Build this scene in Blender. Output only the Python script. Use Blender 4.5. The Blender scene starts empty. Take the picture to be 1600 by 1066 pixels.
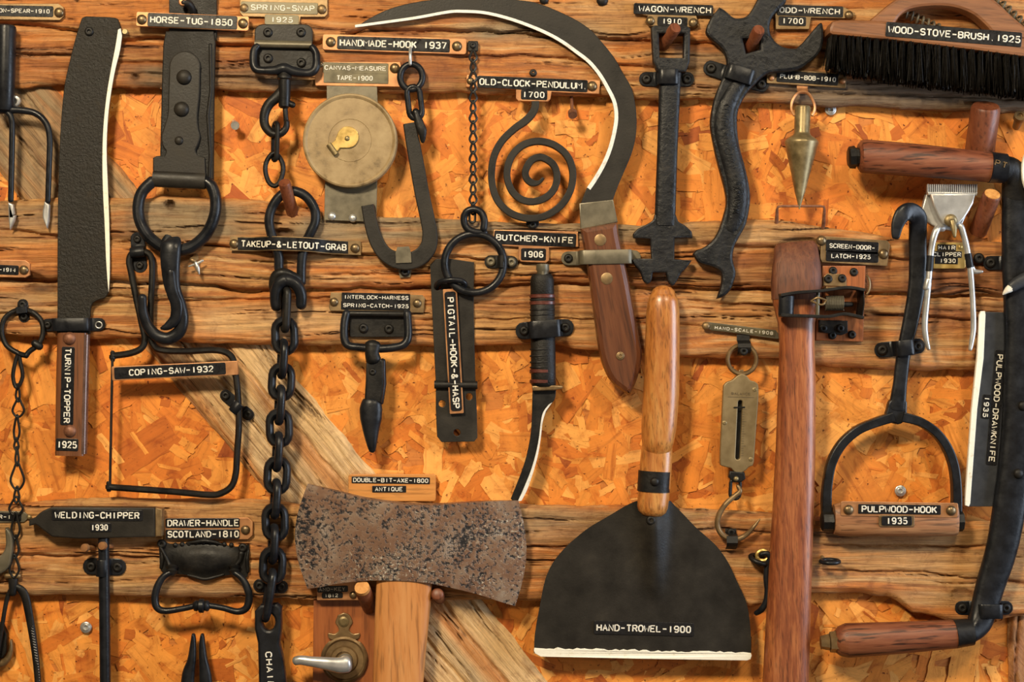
import bpy, bmesh, math, random
import numpy as np
from mathutils import Vector, Matrix, geometry
scene = bpy.context.scene
COL = scene.collection

# ------------------------------------------------------------------ camera, light, exposure
S = 0.0007          # metres per photo pixel on the wall
D = 1.9             # camera distance from the board wall
cam_d = bpy.data.cameras.new('camera')
cam = bpy.data.objects.new('camera', cam_d); COL.objects.link(cam)
cam.location = (0, -D, 0); cam.rotation_euler = (math.pi/2, 0, 0)
cam_d.sensor_width = 36; cam_d.lens = 36*D/(1600*S)
cam_d.clip_start = 0.05; cam_d.clip_end = 50
scene.camera = cam

def area(name, loc, target, size, size_y, energy, color):
    l = bpy.data.lights.new(name, 'AREA'); l.shape = 'RECTANGLE'
    l.size = size; l.size_y = size_y; l.energy = energy; l.color = color
    o = bpy.data.objects.new(name, l); COL.objects.link(o)
    o.location = loc
    o.rotation_euler = (Vector(target)-Vector(loc)).to_track_quat('-Z', 'Y').to_euler()
    return o
area('ceiling_lamp', (-0.66, -1.75, 1.12), (-0.05, 0, -0.1), 0.30, 0.30, 49, (1.0, 0.83, 0.57))
area('ceiling_lamp', (0.85, -1.75, 1.2), (0.1, 0, -0.1), 0.30, 0.30, 18, (1.0, 0.83, 0.57))
area('window_daylight', (2.0, -0.75, 0.15), (0.2, 0, 0), 0.8, 1.2, 36, (0.72, 0.84, 1.0))
area('room_bounce', (0.1, -2.6, -0.7), (0, 0, 0), 2.2, 1.4, 4.5, (1.0, 0.76, 0.50))
world = bpy.data.worlds.new('world'); scene.world = world; world.use_nodes = True
world.node_tree.nodes['Background'].inputs[0].default_value = (0.30, 0.22, 0.15, 1)
world.node_tree.nodes['Background'].inputs[1].default_value = 0.16
scene.view_settings.view_transform = 'Standard'
scene.view_settings.look = 'None'
scene.view_settings.exposure = 0.0
scene.view_settings.gamma = 1.0
scene.view_settings.use_curve_mapping = False

# ------------------------------------------------------------------ materials
def nd(nt, t, **kw):
    n = nt.nodes.new(t)
    for k, v in kw.items(): setattr(n, k, v)
    return n
def ramp(nt, stops):
    r = nd(nt, 'ShaderNodeValToRGB')
    e = r.color_ramp.elements
    while len(e) < len(stops): e.new(0.5)
    for el, (p, c) in zip(e, stops):
        el.position = p; el.color = (c[0], c[1], c[2], 1)
    return r
def newmat(name, rough=0.5, metal=0.0):
    m = bpy.data.materials.new(name); m.use_nodes = True
    nt = m.node_tree; b = nt.nodes['Principled BSDF']
    b.inputs['Roughness'].default_value = rough; b.inputs['Metallic'].default_value = metal
    return m, nt, b
def coords(nt, scale, rot=(0, 0, 0), kind='Object'):
    tc = nd(nt, 'ShaderNodeTexCoord'); mp = nd(nt, 'ShaderNodeMapping')
    mr = nd(nt, 'ShaderNodeMapping'); mr.inputs['Rotation'].default_value = rot
    mp.inputs['Scale'].default_value = scale
    nt.links.new(tc.outputs[kind], mr.inputs[0]); nt.links.new(mr.outputs[0], mp.inputs[0])
    return mp.outputs[0]
def noise(nt, vec, scale, detail=5, rough=0.6, dist=0.0):
    n = nd(nt, 'ShaderNodeTexNoise'); n.inputs['Scale'].default_value = scale
    n.inputs['Detail'].default_value = detail; n.inputs['Roughness'].default_value = rough
    n.inputs['Distortion'].default_value = dist
    nt.links.new(vec, n.inputs['Vector']); return n
def bump(nt, b, h, strength, dist):
    bp = nd(nt, 'ShaderNodeBump'); bp.inputs['Strength'].default_value = strength
    bp.inputs['Distance'].default_value = dist
    nt.links.new(h, bp.inputs['Height']); nt.links.new(bp.outputs[0], b.inputs['Normal'])
def mottled(name, stops, scale, rough, metal=0.0, bstr=0.0, bdist=0.0005, bscale=None, rvar=0.12, detail=6):
    m, nt, b = newmat(name, rough, metal)
    v = coords(nt, (1, 1, 1)); n = noise(nt, v, scale, detail, 0.62)
    r = ramp(nt, stops); nt.links.new(n.outputs[0], r.inputs[0])
    nt.links.new(r.outputs[0], b.inputs['Base Color'])
    mr = nd(nt, 'ShaderNodeMapRange'); mr.inputs[1].default_value = 0.3; mr.inputs[2].default_value = 0.7
    mr.inputs[3].default_value = rough-rvar; mr.inputs[4].default_value = rough+rvar
    nt.links.new(n.outputs[0], mr.inputs[0]); nt.links.new(mr.outputs[0], b.inputs['Roughness'])
    if stops[0][1][0] < 0.03: b.inputs['Specular IOR Level'].default_value = 0.28
    if bstr:
        n2 = noise(nt, v, bscale or scale*3, 4, 0.6); bump(nt, b, n2.outputs[0], bstr, bdist)
    return m
def wood(name, stops, axis='z', ang=0.0, along=16, cross=230, rough=0.42, bstr=0.25, streak=0.55, coat=0.0):
    m, nt, b = newmat(name, rough)
    sc = {'z': (cross, cross, along), 'x': (along, cross, cross)}[axis]
    v = coords(nt, sc, (0, ang, 0))
    n = noise(nt, v, 1.0, 5, 0.62, 0.6)
    v2 = coords(nt, tuple(s*0.22 for s in sc), (0, ang, 0)); n2 = noise(nt, v2, 1.0, 3, 0.5, 0.4)
    mx = nd(nt, 'ShaderNodeMath', operation='MULTIPLY_ADD')
    mx.inputs[1].default_value = 0.55
    m2 = nd(nt, 'ShaderNodeMath', operation='MULTIPLY'); m2.inputs[1].default_value = 0.5
    nt.links.new(n2.outputs[0], m2.inputs[0])
    nt.links.new(n.outputs[0], mx.inputs[0]); nt.links.new(m2.outputs[0], mx.inputs[2])
    r = ramp(nt, stops); nt.links.new(mx.outputs[0], r.inputs[0])
    v3 = coords(nt, (sc[0]*2.2, sc[1]*2.2, sc[2]*2.2), (0, ang, 0)); n3 = noise(nt, v3, 1.0, 3, 0.5)
    r3 = ramp(nt, [(0.34, (1-streak,)*3), (0.46, (1, 1, 1))]); nt.links.new(n3.outputs[0], r3.inputs[0])
    mul = nd(nt, 'ShaderNodeMixRGB', blend_type='MULTIPLY'); mul.inputs[0].default_value = 1
    nt.links.new(r.outputs[0], mul.inputs[1]); nt.links.new(r3.outputs[0], mul.inputs[2])
    nt.links.new(mul.outputs[0], b.inputs['Base Color'])
    if bstr: bump(nt, b, n3.outputs[0], bstr, 0.0006)
    b.inputs['Coat Weight'].default_value = coat; b.inputs['Coat Roughness'].default_value = 0.25
    return m
M = {}
M['iron'] = mottled('black_iron', [(0.35, (0.0055, 0.0055, 0.0060)), (0.62, (0.0132, 0.0116, 0.0099)), (0.8, (0.0303, 0.0242, 0.0176))], 55, 0.46, 0.0, 0.5, 0.0006, 260)
M['ironblue'] = mottled('black_enamel_iron', [(0.35, (0.0066, 0.0072, 0.0090)), (0.7, (0.0132, 0.0144, 0.0180))], 70, 0.36, 0.0, 0.35, 0.0005, 240)
M['cast'] = mottled('rough_cast_iron', [(0.35, (0.0072, 0.0078, 0.0096)), (0.62, (0.0132, 0.0138, 0.0156)), (0.78, (0.0360, 0.0300, 0.0240))], 80, 0.44, 0.0, 0.9, 0.0012, 170)
M['blade'] = mottled('black_painted_blade', [(0.30, (0.0102, 0.0092, 0.0081)), (0.6, (0.0217, 0.0184, 0.0144)), (0.8, (0.0382, 0.0318, 0.0230))], 28, 0.48, 0.0, 0.35, 0.0005, 420)
M['forged'] = mottled('hammered_black_blade', [(0.30, (0.0081, 0.0069, 0.0051)), (0.6, (0.0152, 0.0124, 0.0090)), (0.8, (0.0358, 0.0284, 0.0181))], 90, 0.5, 0.0, 0.9, 0.0012, 380)
M['slate'] = mottled('dark_slate_steel', [(0.30, (0.0238, 0.0263, 0.0323)), (0.7, (0.0425, 0.0459, 0.0527))], 60, 0.42, 0.0, 0.3, 0.0004, 300)
M['leather'] = mottled('black_leather', [(0.3, (0.0047, 0.0042, 0.0037)), (0.6, (0.0095, 0.0078, 0.0061)), (0.8, (0.0169, 0.0137, 0.0092))], 40, 0.5, 0.0, 0.6, 0.0008, 500)
M['steel'] = mottled('bright_steel', [(0.3, (0.4250, 0.4250, 0.4165)), (0.7, (0.5780, 0.5780, 0.5695))], 60, 0.34, 0.65, 0.12, 0.0003, 200, rvar=0.06)
M['zinc'] = mottled('zinc_screw', [(0.3, (0.42, 0.42, 0.40)), (0.7, (0.66, 0.66, 0.64))], 200, 0.35, 0.7)
M['copper'] = mottled('aged_copper', [(0.3, (0.30, 0.13, 0.055)), (0.55, (0.48, 0.23, 0.10)), (0.75, (0.62, 0.33, 0.15))], 45, 0.42, 0.55, 0.25, 0.0005, 160)
M['bronze'] = mottled('dull_bronze', [(0.3, (0.15, 0.095, 0.045)), (0.7, (0.30, 0.20, 0.095))], 60, 0.42, 0.6, 0.3, 0.0005, 200)
M['brass'] = mottled('tarnished_brass', [(0.3, (0.15, 0.11, 0.05)), (0.55, (0.27, 0.205, 0.10)), (0.75, (0.40, 0.32, 0.17))], 70, 0.42, 0.6, 0.2, 0.0004, 240)
M['gold'] = mottled('yellow_brass_plate', [(0.3, (0.45, 0.29, 0.08)), (0.7, (0.62, 0.44, 0.15))], 70, 0.36, 0.6)
M['tack'] = mottled('brass_tack', [(0.3, (0.12, 0.085, 0.045)), (0.7, (0.27, 0.185, 0.095))], 140, 0.36, 0.7)
M['reel'] = mottled('worn_brass_case', [(0.30, (0.0920, 0.0598, 0.0258)), (0.42, (0.2484, 0.1702, 0.0782)), (0.56, (0.3220, 0.2300, 0.1150)), (0.75, (0.3864, 0.2852, 0.1518))], 46, 0.55, 0.15, 0.35, 0.0005, 260, detail=9)
M['scale'] = mottled('dull_brass_sheet', [(0.3, (0.17, 0.12, 0.055)), (0.7, (0.27, 0.20, 0.10))], 45, 0.46, 0.4, 0.2, 0.0004, 300)
M['greytin'] = mottled('grey_tin_strip', [(0.3, (0.10, 0.088, 0.06)), (0.7, (0.18, 0.155, 0.105))], 45, 0.42, 0.4, 0.2, 0.0004, 300)
M['tape'] = mottled('black_label_tape', [(0.3, (0.007, 0.007, 0.008)), (0.7, (0.013, 0.013, 0.015))], 200, 0.32)
M['tapegold'] = mottled('faded_label_tape', [(0.3, (0.07, 0.06, 0.036)), (0.7, (0.15, 0.13, 0.075))], 60, 0.36, 0.35)
M['letter'] = mottled('white_embossed_letter', [(0.3, (0.72, 0.68, 0.58)), (0.7, (0.86, 0.83, 0.74))], 300, 0.55)
M['ink'] = mottled('dark_stamped_mark', [(0.3, (0.06, 0.04, 0.02)), (0.7, (0.10, 0.07, 0.03))], 300, 0.6)
M['white'] = mottled('cream_edge_paint', [(0.25, (0.55, 0.45, 0.28)), (0.40, (0.84, 0.80, 0.68)), (0.7, (0.88, 0.85, 0.74))], 160, 0.5, 0, 0.4, 0.0005, 400)
M['greywhite'] = mottled('pale_edge_paint', [(0.25, (0.50, 0.48, 0.42)), (0.5, (0.74, 0.73, 0.69))], 160, 0.45, 0, 0.4, 0.0005, 400)
M['polish'] = mottled('polished_brown_edge', [(0.3, (0.10, 0.055, 0.04)), (0.7, (0.17, 0.10, 0.08))], 60, 0.26, 0.4, 0.2, 0.0004, 200)
M['rust'] = None
M['wsledge'] = wood('red_brown_hickory', [(0.30, (0.085, 0.018, 0.007)), (0.48, (0.23, 0.062, 0.020)), (0.62, (0.38, 0.125, 0.040)), (0.8, (0.46, 0.20, 0.08))], 'z', 0.04, along=30, cross=300, rough=0.4, coat=0.2, streak=0.42)
M['wsickle'] = wood('varnished_walnut', [(0.3, (0.0527, 0.0136, 0.0050)), (0.55, (0.1240, 0.0384, 0.0136)), (0.8, (0.1860, 0.0682, 0.0248))], 'z', 0.2, along=14, rough=0.34, bstr=0.12, streak=0.35, coat=0.5)
M['wtrowel'] = wood('golden_ash', [(0.30, (0.17, 0.042, 0.009)), (0.5, (0.43, 0.155, 0.032)), (0.75, (0.60, 0.30, 0.085))], 'z', 0.05, along=36, cross=220, rough=0.34, bstr=0.2, streak=0.45, coat=0.4)
M['waxe'] = wood('fresh_hickory', [(0.3, (0.26, 0.080, 0.020)), (0.5, (0.52, 0.205, 0.055)), (0.75, (0.66, 0.33, 0.12))], 'z', 0.03, along=10, cross=120, rough=0.45, bstr=0.25, streak=0.35)
M['wdraw'] = wood('dark_rosewood', [(0.32, (0.035, 0.010, 0.006)), (0.5, (0.17, 0.046, 0.018)), (0.72, (0.30, 0.11, 0.048))], 'x', 0.05, along=13, cross=130, rough=0.5, bstr=0.6, streak=0.75)
M['wpulp'] = wood('weathered_beech_grip', [(0.3, (0.16, 0.055, 0.022)), (0.5, (0.30, 0.13, 0.055)), (0.75, (0.46, 0.25, 0.12))], 'x', 0, along=14, cross=170, rough=0.5, bstr=0.4)
M['wblock'] = wood('stained_block', [(0.3, (0.1870, 0.0467, 0.0119)), (0.55, (0.3400, 0.1020, 0.0255)), (0.8, (0.4250, 0.1530, 0.0425))], 'z', 0, along=14, cross=200, rough=0.45, bstr=0.15, streak=0.3)
M['wtopper'] = wood('brown_grip_wood', [(0.3, (0.0720, 0.0210, 0.0072)), (0.55, (0.1560, 0.0540, 0.0180)), (0.8, (0.2160, 0.0900, 0.0360))], 'z', 0, along=14, cross=200, rough=0.36, bstr=0.15, streak=0.4, coat=0.4)
M['wbrush'] = wood('worn_brush_wood', [(0.3, (0.1326, 0.0468, 0.0156)), (0.55, (0.2340, 0.0897, 0.0312)), (0.8, (0.3276, 0.1482, 0.0585))], 'x', -0.1, along=14, cross=200, rough=0.5, bstr=0.25, streak=0.35)
M['wplate'] = wood('orange_wood_plaque', [(0.3, (0.42, 0.15, 0.03)), (0.55, (0.60, 0.25, 0.06)), (0.8, (0.70, 0.36, 0.11))], 'x', 0, along=14, cross=160, rough=0.4, bstr=0.2, streak=0.3)
M['wpeg'] = wood('red_peg_wood', [(0.3, (0.0936, 0.0216, 0.0086)), (0.55, (0.1728, 0.0504, 0.0202)), (0.8, (0.2448, 0.0936, 0.0432))], 'z', 0, along=14, cross=140, rough=0.45, bstr=0.3, streak=0.4)
M['wrough'] = wood('dark_rough_hewn_top', [(0.3, (0.05, 0.014, 0.007)), (0.5, (0.13, 0.040, 0.016)), (0.75, (0.22, 0.085, 0.035))], 'z', 0, along=24, cross=220, rough=0.6, bstr=0.8, streak=0.35)
M['cutwood'] = mottled('fresh_cut_end', [(0.3, (0.50, 0.20, 0.05)), (0.7, (0.74, 0.38, 0.11))], 160, 0.5)
M['rustnail'] = mottled('rusty_nail', [(0.3, (0.12, 0.045, 0.022)), (0.7, (0.30, 0.13, 0.07))], 160, 0.5, 0.3, 0.4, 0.0005)
M['redring'] = mottled('red_grip_ring', [(0.3, (0.05, 0.012, 0.008)), (0.7, (0.12, 0.028, 0.016))], 200, 0.4)
M['bristle'] = mottled('black_bristle', [(0.3, (0.006, 0.005, 0.004)), (0.7, (0.014, 0.012, 0.010))], 300, 0.5)
def rust_mat():
    m, nt, b = newmat('pitted_rusty_axe_steel', 0.40, 0.45)
    v = coords(nt, (1, 1, 1))
    n = noise(nt, v, 32, 8, 0.7)
    r = ramp(nt, [(0.28, (0.14, 0.075, 0.048)), (0.46, (0.235, 0.135, 0.088)), (0.58, (0.29, 0.205, 0.15)), (0.72, (0.38, 0.32, 0.27))])
    nt.links.new(n.outputs[0], r.inputs[0])
    n2 = noise(nt, v, 250, 4, 0.62)
    n3 = noise(nt, v, 24, 3, 0.5)
    ad = nd(nt, 'ShaderNodeMath', operation='MULTIPLY_ADD'); ad.inputs[1].default_value = 0.45
    nt.links.new(n3.outputs[0], ad.inputs[0]); nt.links.new(n2.outputs[0], ad.inputs[2])
    r2 = ramp(nt, [(0.55, (0, 0, 0)), (0.725, (0, 0, 0)), (0.775, (0.6, 0.6, 0.6)), (0.86, (1, 1, 1))])
    r2.color_ramp.elements[0].position = 0.0
    nt.links.new(ad.outputs[0], r2.inputs[0])
    mx = nd(nt, 'ShaderNodeMixRGB'); nt.links.new(r2.outputs[0], mx.inputs[0])
    nt.links.new(r.outputs[0], mx.inputs[1]); mx.inputs[2].default_value = (0.022, 0.022, 0.026, 1)
    # fine bright flecks mixed into the base colour
    n4 = noise(nt, v, 330, 3, 0.7)
    ad2 = nd(nt, 'ShaderNodeMath', operation='MULTIPLY_ADD'); ad2.inputs[1].default_value = 0.5
    n5 = noise(nt, v, 11, 2, 0.5); nt.links.new(n5.outputs[0], ad2.inputs[0]); nt.links.new(n4.outputs[0], ad2.inputs[2])
    r4 = ramp(nt, [(0.86, (0, 0, 0)), (0.96, (0.9, 0.9, 0.9))]); nt.links.new(ad2.outputs[0], r4.inputs[0])
    mx2 = nd(nt, 'ShaderNodeMixRGB'); nt.links.new(r4.outputs[0], mx2.inputs[0])
    nt.links.new(mx.outputs[0], mx2.inputs[1]); mx2.inputs[2].default_value = (0.52, 0.45, 0.36, 1)
    nt.links.new(mx2.outputs[0], b.inputs['Base Color'])
    inv = nd(nt, 'ShaderNodeMath', operation='SUBTRACT'); inv.inputs[0].default_value = 1
    nt.links.new(r2.outputs[0], inv.inputs[1]); bump(nt, b, inv.outputs[0], 0.55, 0.001)
    return m
M['rust'] = rust_mat()

def osb_mat():
    m, nt, b = newmat('oriented_strand_board', 0.56)
    at = nd(nt, 'ShaderNodeAttribute', attribute_name='col')
    v = coords(nt, (1, 1, 1), kind='UV'); mp = v.node; mp.inputs['Scale'].default_value = (12, 190, 1)
    n = noise(nt, v, 1.0, 4, 0.6, 0.3)
    r = ramp(nt, [(0.28, (0.62, 0.50, 0.40)), (0.45, (1, 1, 1)), (0.7, (1.14, 1.12, 1.08))])
    nt.links.new(n.outputs[0], r.inputs[0])
    mul = nd(nt, 'ShaderNodeMixRGB', blend_type='MULTIPLY'); mul.inputs[0].default_value = 0.8
    nt.links.new(at.outputs['Color'], mul.inputs[1]); nt.links.new(r.outputs[0], mul.inputs[2])
    vo = coords(nt, (1, 1, 1)); n2 = noise(nt, vo, 230, 3, 0.55)
    r2 = ramp(nt, [(0.27, (0.16, 0.07, 0.03)), (0.36, (1, 1, 1))]); nt.links.new(n2.outputs[0], r2.inputs[0])
    mul2 = nd(nt, 'ShaderNodeMixRGB', blend_type='MULTIPLY'); mul2.inputs[0].default_value = 1
    nt.links.new(mul.outputs[0], mul2.inputs[1]); nt.links.new(r2.outputs[0], mul2.inputs[2])
    n6 = noise(nt, vo, 42, 6, 0.68, 0.8)
    r6 = ramp(nt, [(0.30, (0.62, 0.42, 0.28)), (0.47, (1, 1, 1)), (0.66, (1.16, 1.16, 1.14))]); nt.links.new(n6.outputs[0], r6.inputs[0])
    mul3 = nd(nt, 'ShaderNodeMixRGB', blend_type='MULTIPLY'); mul3.inputs[0].default_value = 0.85
    nt.links.new(mul2.outputs[0], mul3.inputs[1]); nt.links.new(r6.outputs[0], mul3.inputs[2])
    v7 = coords(nt, (14, 110, 1), kind='UV'); n7 = noise(nt, v7, 1.0, 5, 0.72, 1.2)
    r7 = ramp(nt, [(0.27, (0.42, 0.24, 0.14)), (0.37, (1, 1, 1))]); nt.links.new(n7.outputs[0], r7.inputs[0])
    mul4 = nd(nt, 'ShaderNodeMixRGB', blend_type='MULTIPLY'); mul4.inputs[0].default_value = 0.9
    nt.links.new(mul3.outputs[0], mul4.inputs[1]); nt.links.new(r7.outputs[0], mul4.inputs[2])
    nt.links.new(mul4.outputs[0], b.inputs['Base Color'])
    bump(nt, b, n7.outputs[0], 0.4, 0.0008)
    b.inputs['Specular IOR Level'].default_value = 0.3
    return m
M['osb'] = osb_mat()
def rail_mat(name, ang=0.0):
    m, nt, b = newmat(name, 0.62)
    at = nd(nt, 'ShaderNodeAttribute', attribute_name='col')
    v = coords(nt, (9, 260, 330), (0, ang, 0)); n = noise(nt, v, 1.0, 6, 0.68, 1.4)
    r = ramp(nt, [(0.28, (0.38, 0.26, 0.18)), (0.46, (1, 1, 1)), (0.72, (1.25, 1.25, 1.25))]); nt.links.new(n.outputs[0], r.inputs[0])
    mul = nd(nt, 'ShaderNodeMixRGB', blend_type='MULTIPLY'); mul.inputs[0].default_value = 0.85
    nt.links.new(at.outputs['Color'], mul.inputs[1]); nt.links.new(r.outputs[0], mul.inputs[2])
    vf = coords(nt, (26, 900, 1100), (0, ang, 0)); nf = noise(nt, vf, 1.0, 4, 0.7, 0.4)
    rf = ramp(nt, [(0.30, (0.45, 0.36, 0.30)), (0.45, (1, 1, 1)), (0.75, (1.2, 1.2, 1.2))]); nt.links.new(nf.outputs[0], rf.inputs[0])
    vb = coords(nt, (1, 1, 1)); nb = noise(nt, vb, 60, 6, 0.7, 0.6)
    rb = ramp(nt, [(0.30, (0.58, 0.46, 0.38)), (0.47, (1, 1, 1)), (0.7, (1.18, 1.16, 1.12))]); nt.links.new(nb.outputs[0], rb.inputs[0])
    m2 = nd(nt, 'ShaderNodeMixRGB', blend_type='MULTIPLY'); m2.inputs[0].default_value = 0.8
    nt.links.new(mul.outputs[0], m2.inputs[1]); nt.links.new(rf.outputs[0], m2.inputs[2])
    m3 = nd(nt, 'ShaderNodeMixRGB', blend_type='MULTIPLY'); m3.inputs[0].default_value = 0.8
    nt.links.new(m2.outputs[0], m3.inputs[1]); nt.links.new(rb.outputs[0], m3.inputs[2])
    nt.links.new(m3.outputs[0], b.inputs['Base Color'])
    ad = nd(nt, 'ShaderNodeMath', operation='ADD'); nt.links.new(n.outputs[0], ad.inputs[0]); nt.links.new(nf.outputs[0], ad.inputs[1])
    bump(nt, b, ad.outputs[0], 0.75, 0.0014)
    return m
M['rail'] = rail_mat('weathered_timber')
M['diag'] = rail_mat('weathered_brace_timber', -0.87)

# ------------------------------------------------------------------ geometry helpers (x, y in photo pixels on the wall plane, d = pixels out from the wall)
def cr(pts, k=6, closed=False):
    pts = [tuple(p) for p in pts]; n = len(pts); out = []
    rng = range(n) if closed else range(n-1)
    for i in rng:
        if closed: p0, p1, p2, p3 = pts[(i-1) % n], pts[i], pts[(i+1) % n], pts[(i+2) % n]
        else: p0, p1, p2, p3 = pts[max(i-1, 0)], pts[i], pts[i+1], pts[min(i+2, n-1)]
        for j in range(k):
            t = j/k
            out.append(tuple(0.5*((2*b)+(-a+c)*t+(2*a-5*b+4*c-d)*t*t+(-a+3*b-3*c+d)*t**3) for a, b, c, d in zip(p0, p1, p2, p3)))
    if not closed: out.append(pts[-1])
    return out
def circle(cx, cy, rx, ry=None, n=24, a0=0.0, a1=2*math.pi):
    ry = ry or rx; full = abs(a1-a0-2*math.pi) < 1e-6
    return [(cx+rx*math.cos(a0+(a1-a0)*i/(n if full else n-1)), cy+ry*math.sin(a0+(a1-a0)*i/(n if full else n-1))) for i in range(n)]
def rrect(x0, y0, x1, y1, r=3, n=4):
    out = []
    for cx, cy, a in ((x1-r, y0+r, -90), (x1-r, y1-r, 0), (x0+r, y1-r, 90), (x0+r, y0+r, 180)):
        for i in range(n+1):
            t = math.radians(a+90*i/n); out.append((cx+r*math.cos(t), cy+r*math.sin(t)))
    return out
def linerect(a, b, h, pl=0, pr=0, r=3, n=3, up=0):
    """rounded rectangle along the line a-b, total height h"""
    ax, ay = a; bx, by = b; L = math.hypot(bx-ax, by-ay); ux, uy = (bx-ax)/L, (by-ay)/L; vx, vy = -uy, ux
    return [(ax+ux*x+vx*y, ay+uy*x+vy*y) for x, y in rrect(-pl, -h/2-up, L+pr, h/2-up, r, n)]
def sgn_area(p): return sum(p[i-1][0]*p[i][1]-p[i][0]*p[i-1][1] for i in range(len(p)))/2
def clean(p):
    out = []
    for q in p:
        if not out or math.hypot(q[0]-out[-1][0], q[1]-out[-1][1]) > 0.05: out.append((q[0], q[1]))
    if math.hypot(out[0][0]-out[-1][0], out[0][1]-out[-1][1]) < 0.05: out.pop()
    return out
def inset(p, b):
    n = len(p); out = []
    for i in range(n):
        a, q, c = p[i-1], p[i], p[(i+1) % n]
        e1 = (q[0]-a[0], q[1]-a[1]); e2 = (c[0]-q[0], c[1]-q[1])
        l1 = math.hypot(*e1) or 1; l2 = math.hypot(*e2) or 1
        n1 = (-e1[1]/l1, e1[0]/l1); n2 = (-e2[1]/l2, e2[0]/l2)
        mx, my = n1[0]+n2[0], n1[1]+n2[1]; dt = max(0.35, 1+n1[0]*n2[0]+n1[1]*n2[1])
        out.append((q[0]+mx/dt*b, q[1]+my/dt*b))
    return out
class MB:
    def __init__(s): s.v = []; s.f = []; s.c = []; s.uv = None
    def add(s, v, f, c=None):
        o = len(s.v); s.v += [tuple(p) for p in v]; s.f += [tuple(i+o for i in q) for q in f]
        if c is not None: s.c += c
        return s
    def rings(s, R, closed=False, cap=True):
        n = len(R[0]); v = [p for r in R for p in r]; f = []
        m = len(R)
        for i in range(m if closed else m-1):
            j = (i+1) % m
            for k in range(n):
                l = (k+1) % n; f.append((i*n+k, i*n+l, j*n+l, j*n+k))
        if cap and not closed:
            f.append(tuple(range(n-1, -1, -1))); f.append(tuple((m-1)*n+k for k in range(n)))
        return s.add(v, f)
    def plate(s, poly, d0, d1, bev=1.0, holes=(), tilt=None):
        """flat plate with outline poly from depth d0 to d1, front edge rounded; tilt(x,y) adds to the depth"""
        loops = [clean(poly)]+[clean(h) for h in holes]
        T = tilt or (lambda x, y: 0)
        v = []; f = []; fr = []; bk = []
        for li, p in enumerate(loops):
            if (sgn_area(p) > 0) != (li == 0): p = p[::-1]
            n = len(p); lv = [(p, d0), (p, d1-bev), (inset(p, bev*0.3), d1-bev*0.3), (inset(p, bev), d1)]
            base = len(v)
            for q, d in lv: v += [(x, y, d+T(x, y)) for x, y in q]
            for r in range(3):
                for k in range(n):
                    l = (k+1) % n; f.append((base+r*n+k, base+r*n+l, base+(r+1)*n+l, base+(r+1)*n+k))
            bk.append((base, p)); fr.append((base+3*n, lv[3][0]))
        for caps in (bk, fr):
            idx = [b+k for b, p in caps for k in range(len(p))]
            for t in geometry.tessellate_polygon([[Vector((x, y, 0)) for x, y in p] for b, p in caps]):
                f.append(tuple(idx[k] for k in t))
        return s.add(v, f)
    def tube(s, pts, r, rd=None, n=12, closed=False, cap='round', ref='d', ex=2.0):
        P = [Vector((p[0], p[1], p[2])) for p in pts]; m = len(P)
        R = [r]*m if not hasattr(r, '__len__') else interp_list(r, m)
        RD = R if rd is None else ([rd]*m if not hasattr(rd, '__len__') else interp_list(rd, m))
        ref = Vector((0, 0, 1)) if ref == 'd' else (Vector((1, 0, 0)) if ref == 'x' else Vector((0, 1, 0)))
        rings = []; prev = None
        def ring(c, side, up, a, b):
            out = []
            for k in range(n):
                t = 2*math.pi*k/n; ct, st = math.cos(t), math.sin(t)
                if ex != 2.0:
                    ct = math.copysign(abs(ct)**(2/ex), ct); st = math.copysign(abs(st)**(2/ex), st)
                out.append(tuple(c+side*(a*ct)+up*(b*st)))
            return out
        fr = []
        for i in range(m):
            if closed: t = P[(i+1) % m]-P[i-1]
            else: t = P[min(i+1, m-1)]-P[max(i-1, 0)]
            t = t.normalized() if t.length > 1e-9 else Vector((0, 1, 0))
            sd = t.cross(ref)
            if sd.length < 0.15 and prev is not None: sd = prev-t*prev.dot(t)
            elif sd.length < 0.15: sd = t.cross(Vector((1, 0.1, 0)))
            sd.normalize()
            if prev is not None and sd.dot(prev) < 0: sd = -sd
            prev = sd; fr.append((t, sd, sd.cross(t)))
        if not closed and cap == 'round':
            t, sd, up = fr[0]
            for a in (80, 50, 25):
                a = math.radians(a); rings.append(ring(P[0]-t*(min(R[0], RD[0])*math.sin(a)), sd, up, R[0]*math.cos(a), RD[0]*math.cos(a)))
        for i in range(m): rings.append(ring(P[i], fr[i][1], fr[i][2], R[i], RD[i]))
        if not closed and cap == 'round':
            t, sd, up = fr[-1]
            for a in (25, 50, 80):
                a = math.radians(a); rings.append(ring(P[-1]+t*(min(R[-1], RD[-1])*math.sin(a)), sd, up, R[-1]*math.cos(a), RD[-1]*math.cos(a)))
        return s.rings(rings, closed, True)
    def lathe(s, a, b, prof, n=24, sd=1.0, closed=True):
        """turned shape about the axis a-b; prof = [(fraction along, radius)]"""
        a = Vector(a); b = Vector(b); t = (b-a).normalized()
        ref = Vector((0, 0, 1)) if abs(t.z) < 0.9 else Vector((0, 1, 0))
        u = t.cross(ref).normalized(); w = u.cross(t)
        rings = [[tuple(a+(b-a)*f+u*(r*math.cos(2*math.pi*k/n))+w*(r*sd*math.sin(2*math.pi*k/n))) for k in range(n)] for f, r in prof]
        return s.rings(rings, False, closed)
    def disc(s, cx, cy, d, prof, n=24, sy=1.0):
        """turned about the depth axis; prof = [(radius, depth)]"""
        return s.rings([[(cx+r*math.cos(2*math.pi*k/n), cy+r*sy*math.sin(2*math.pi*k/n), d+e) for k in range(n)] for r, e in prof], False, True)
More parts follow.
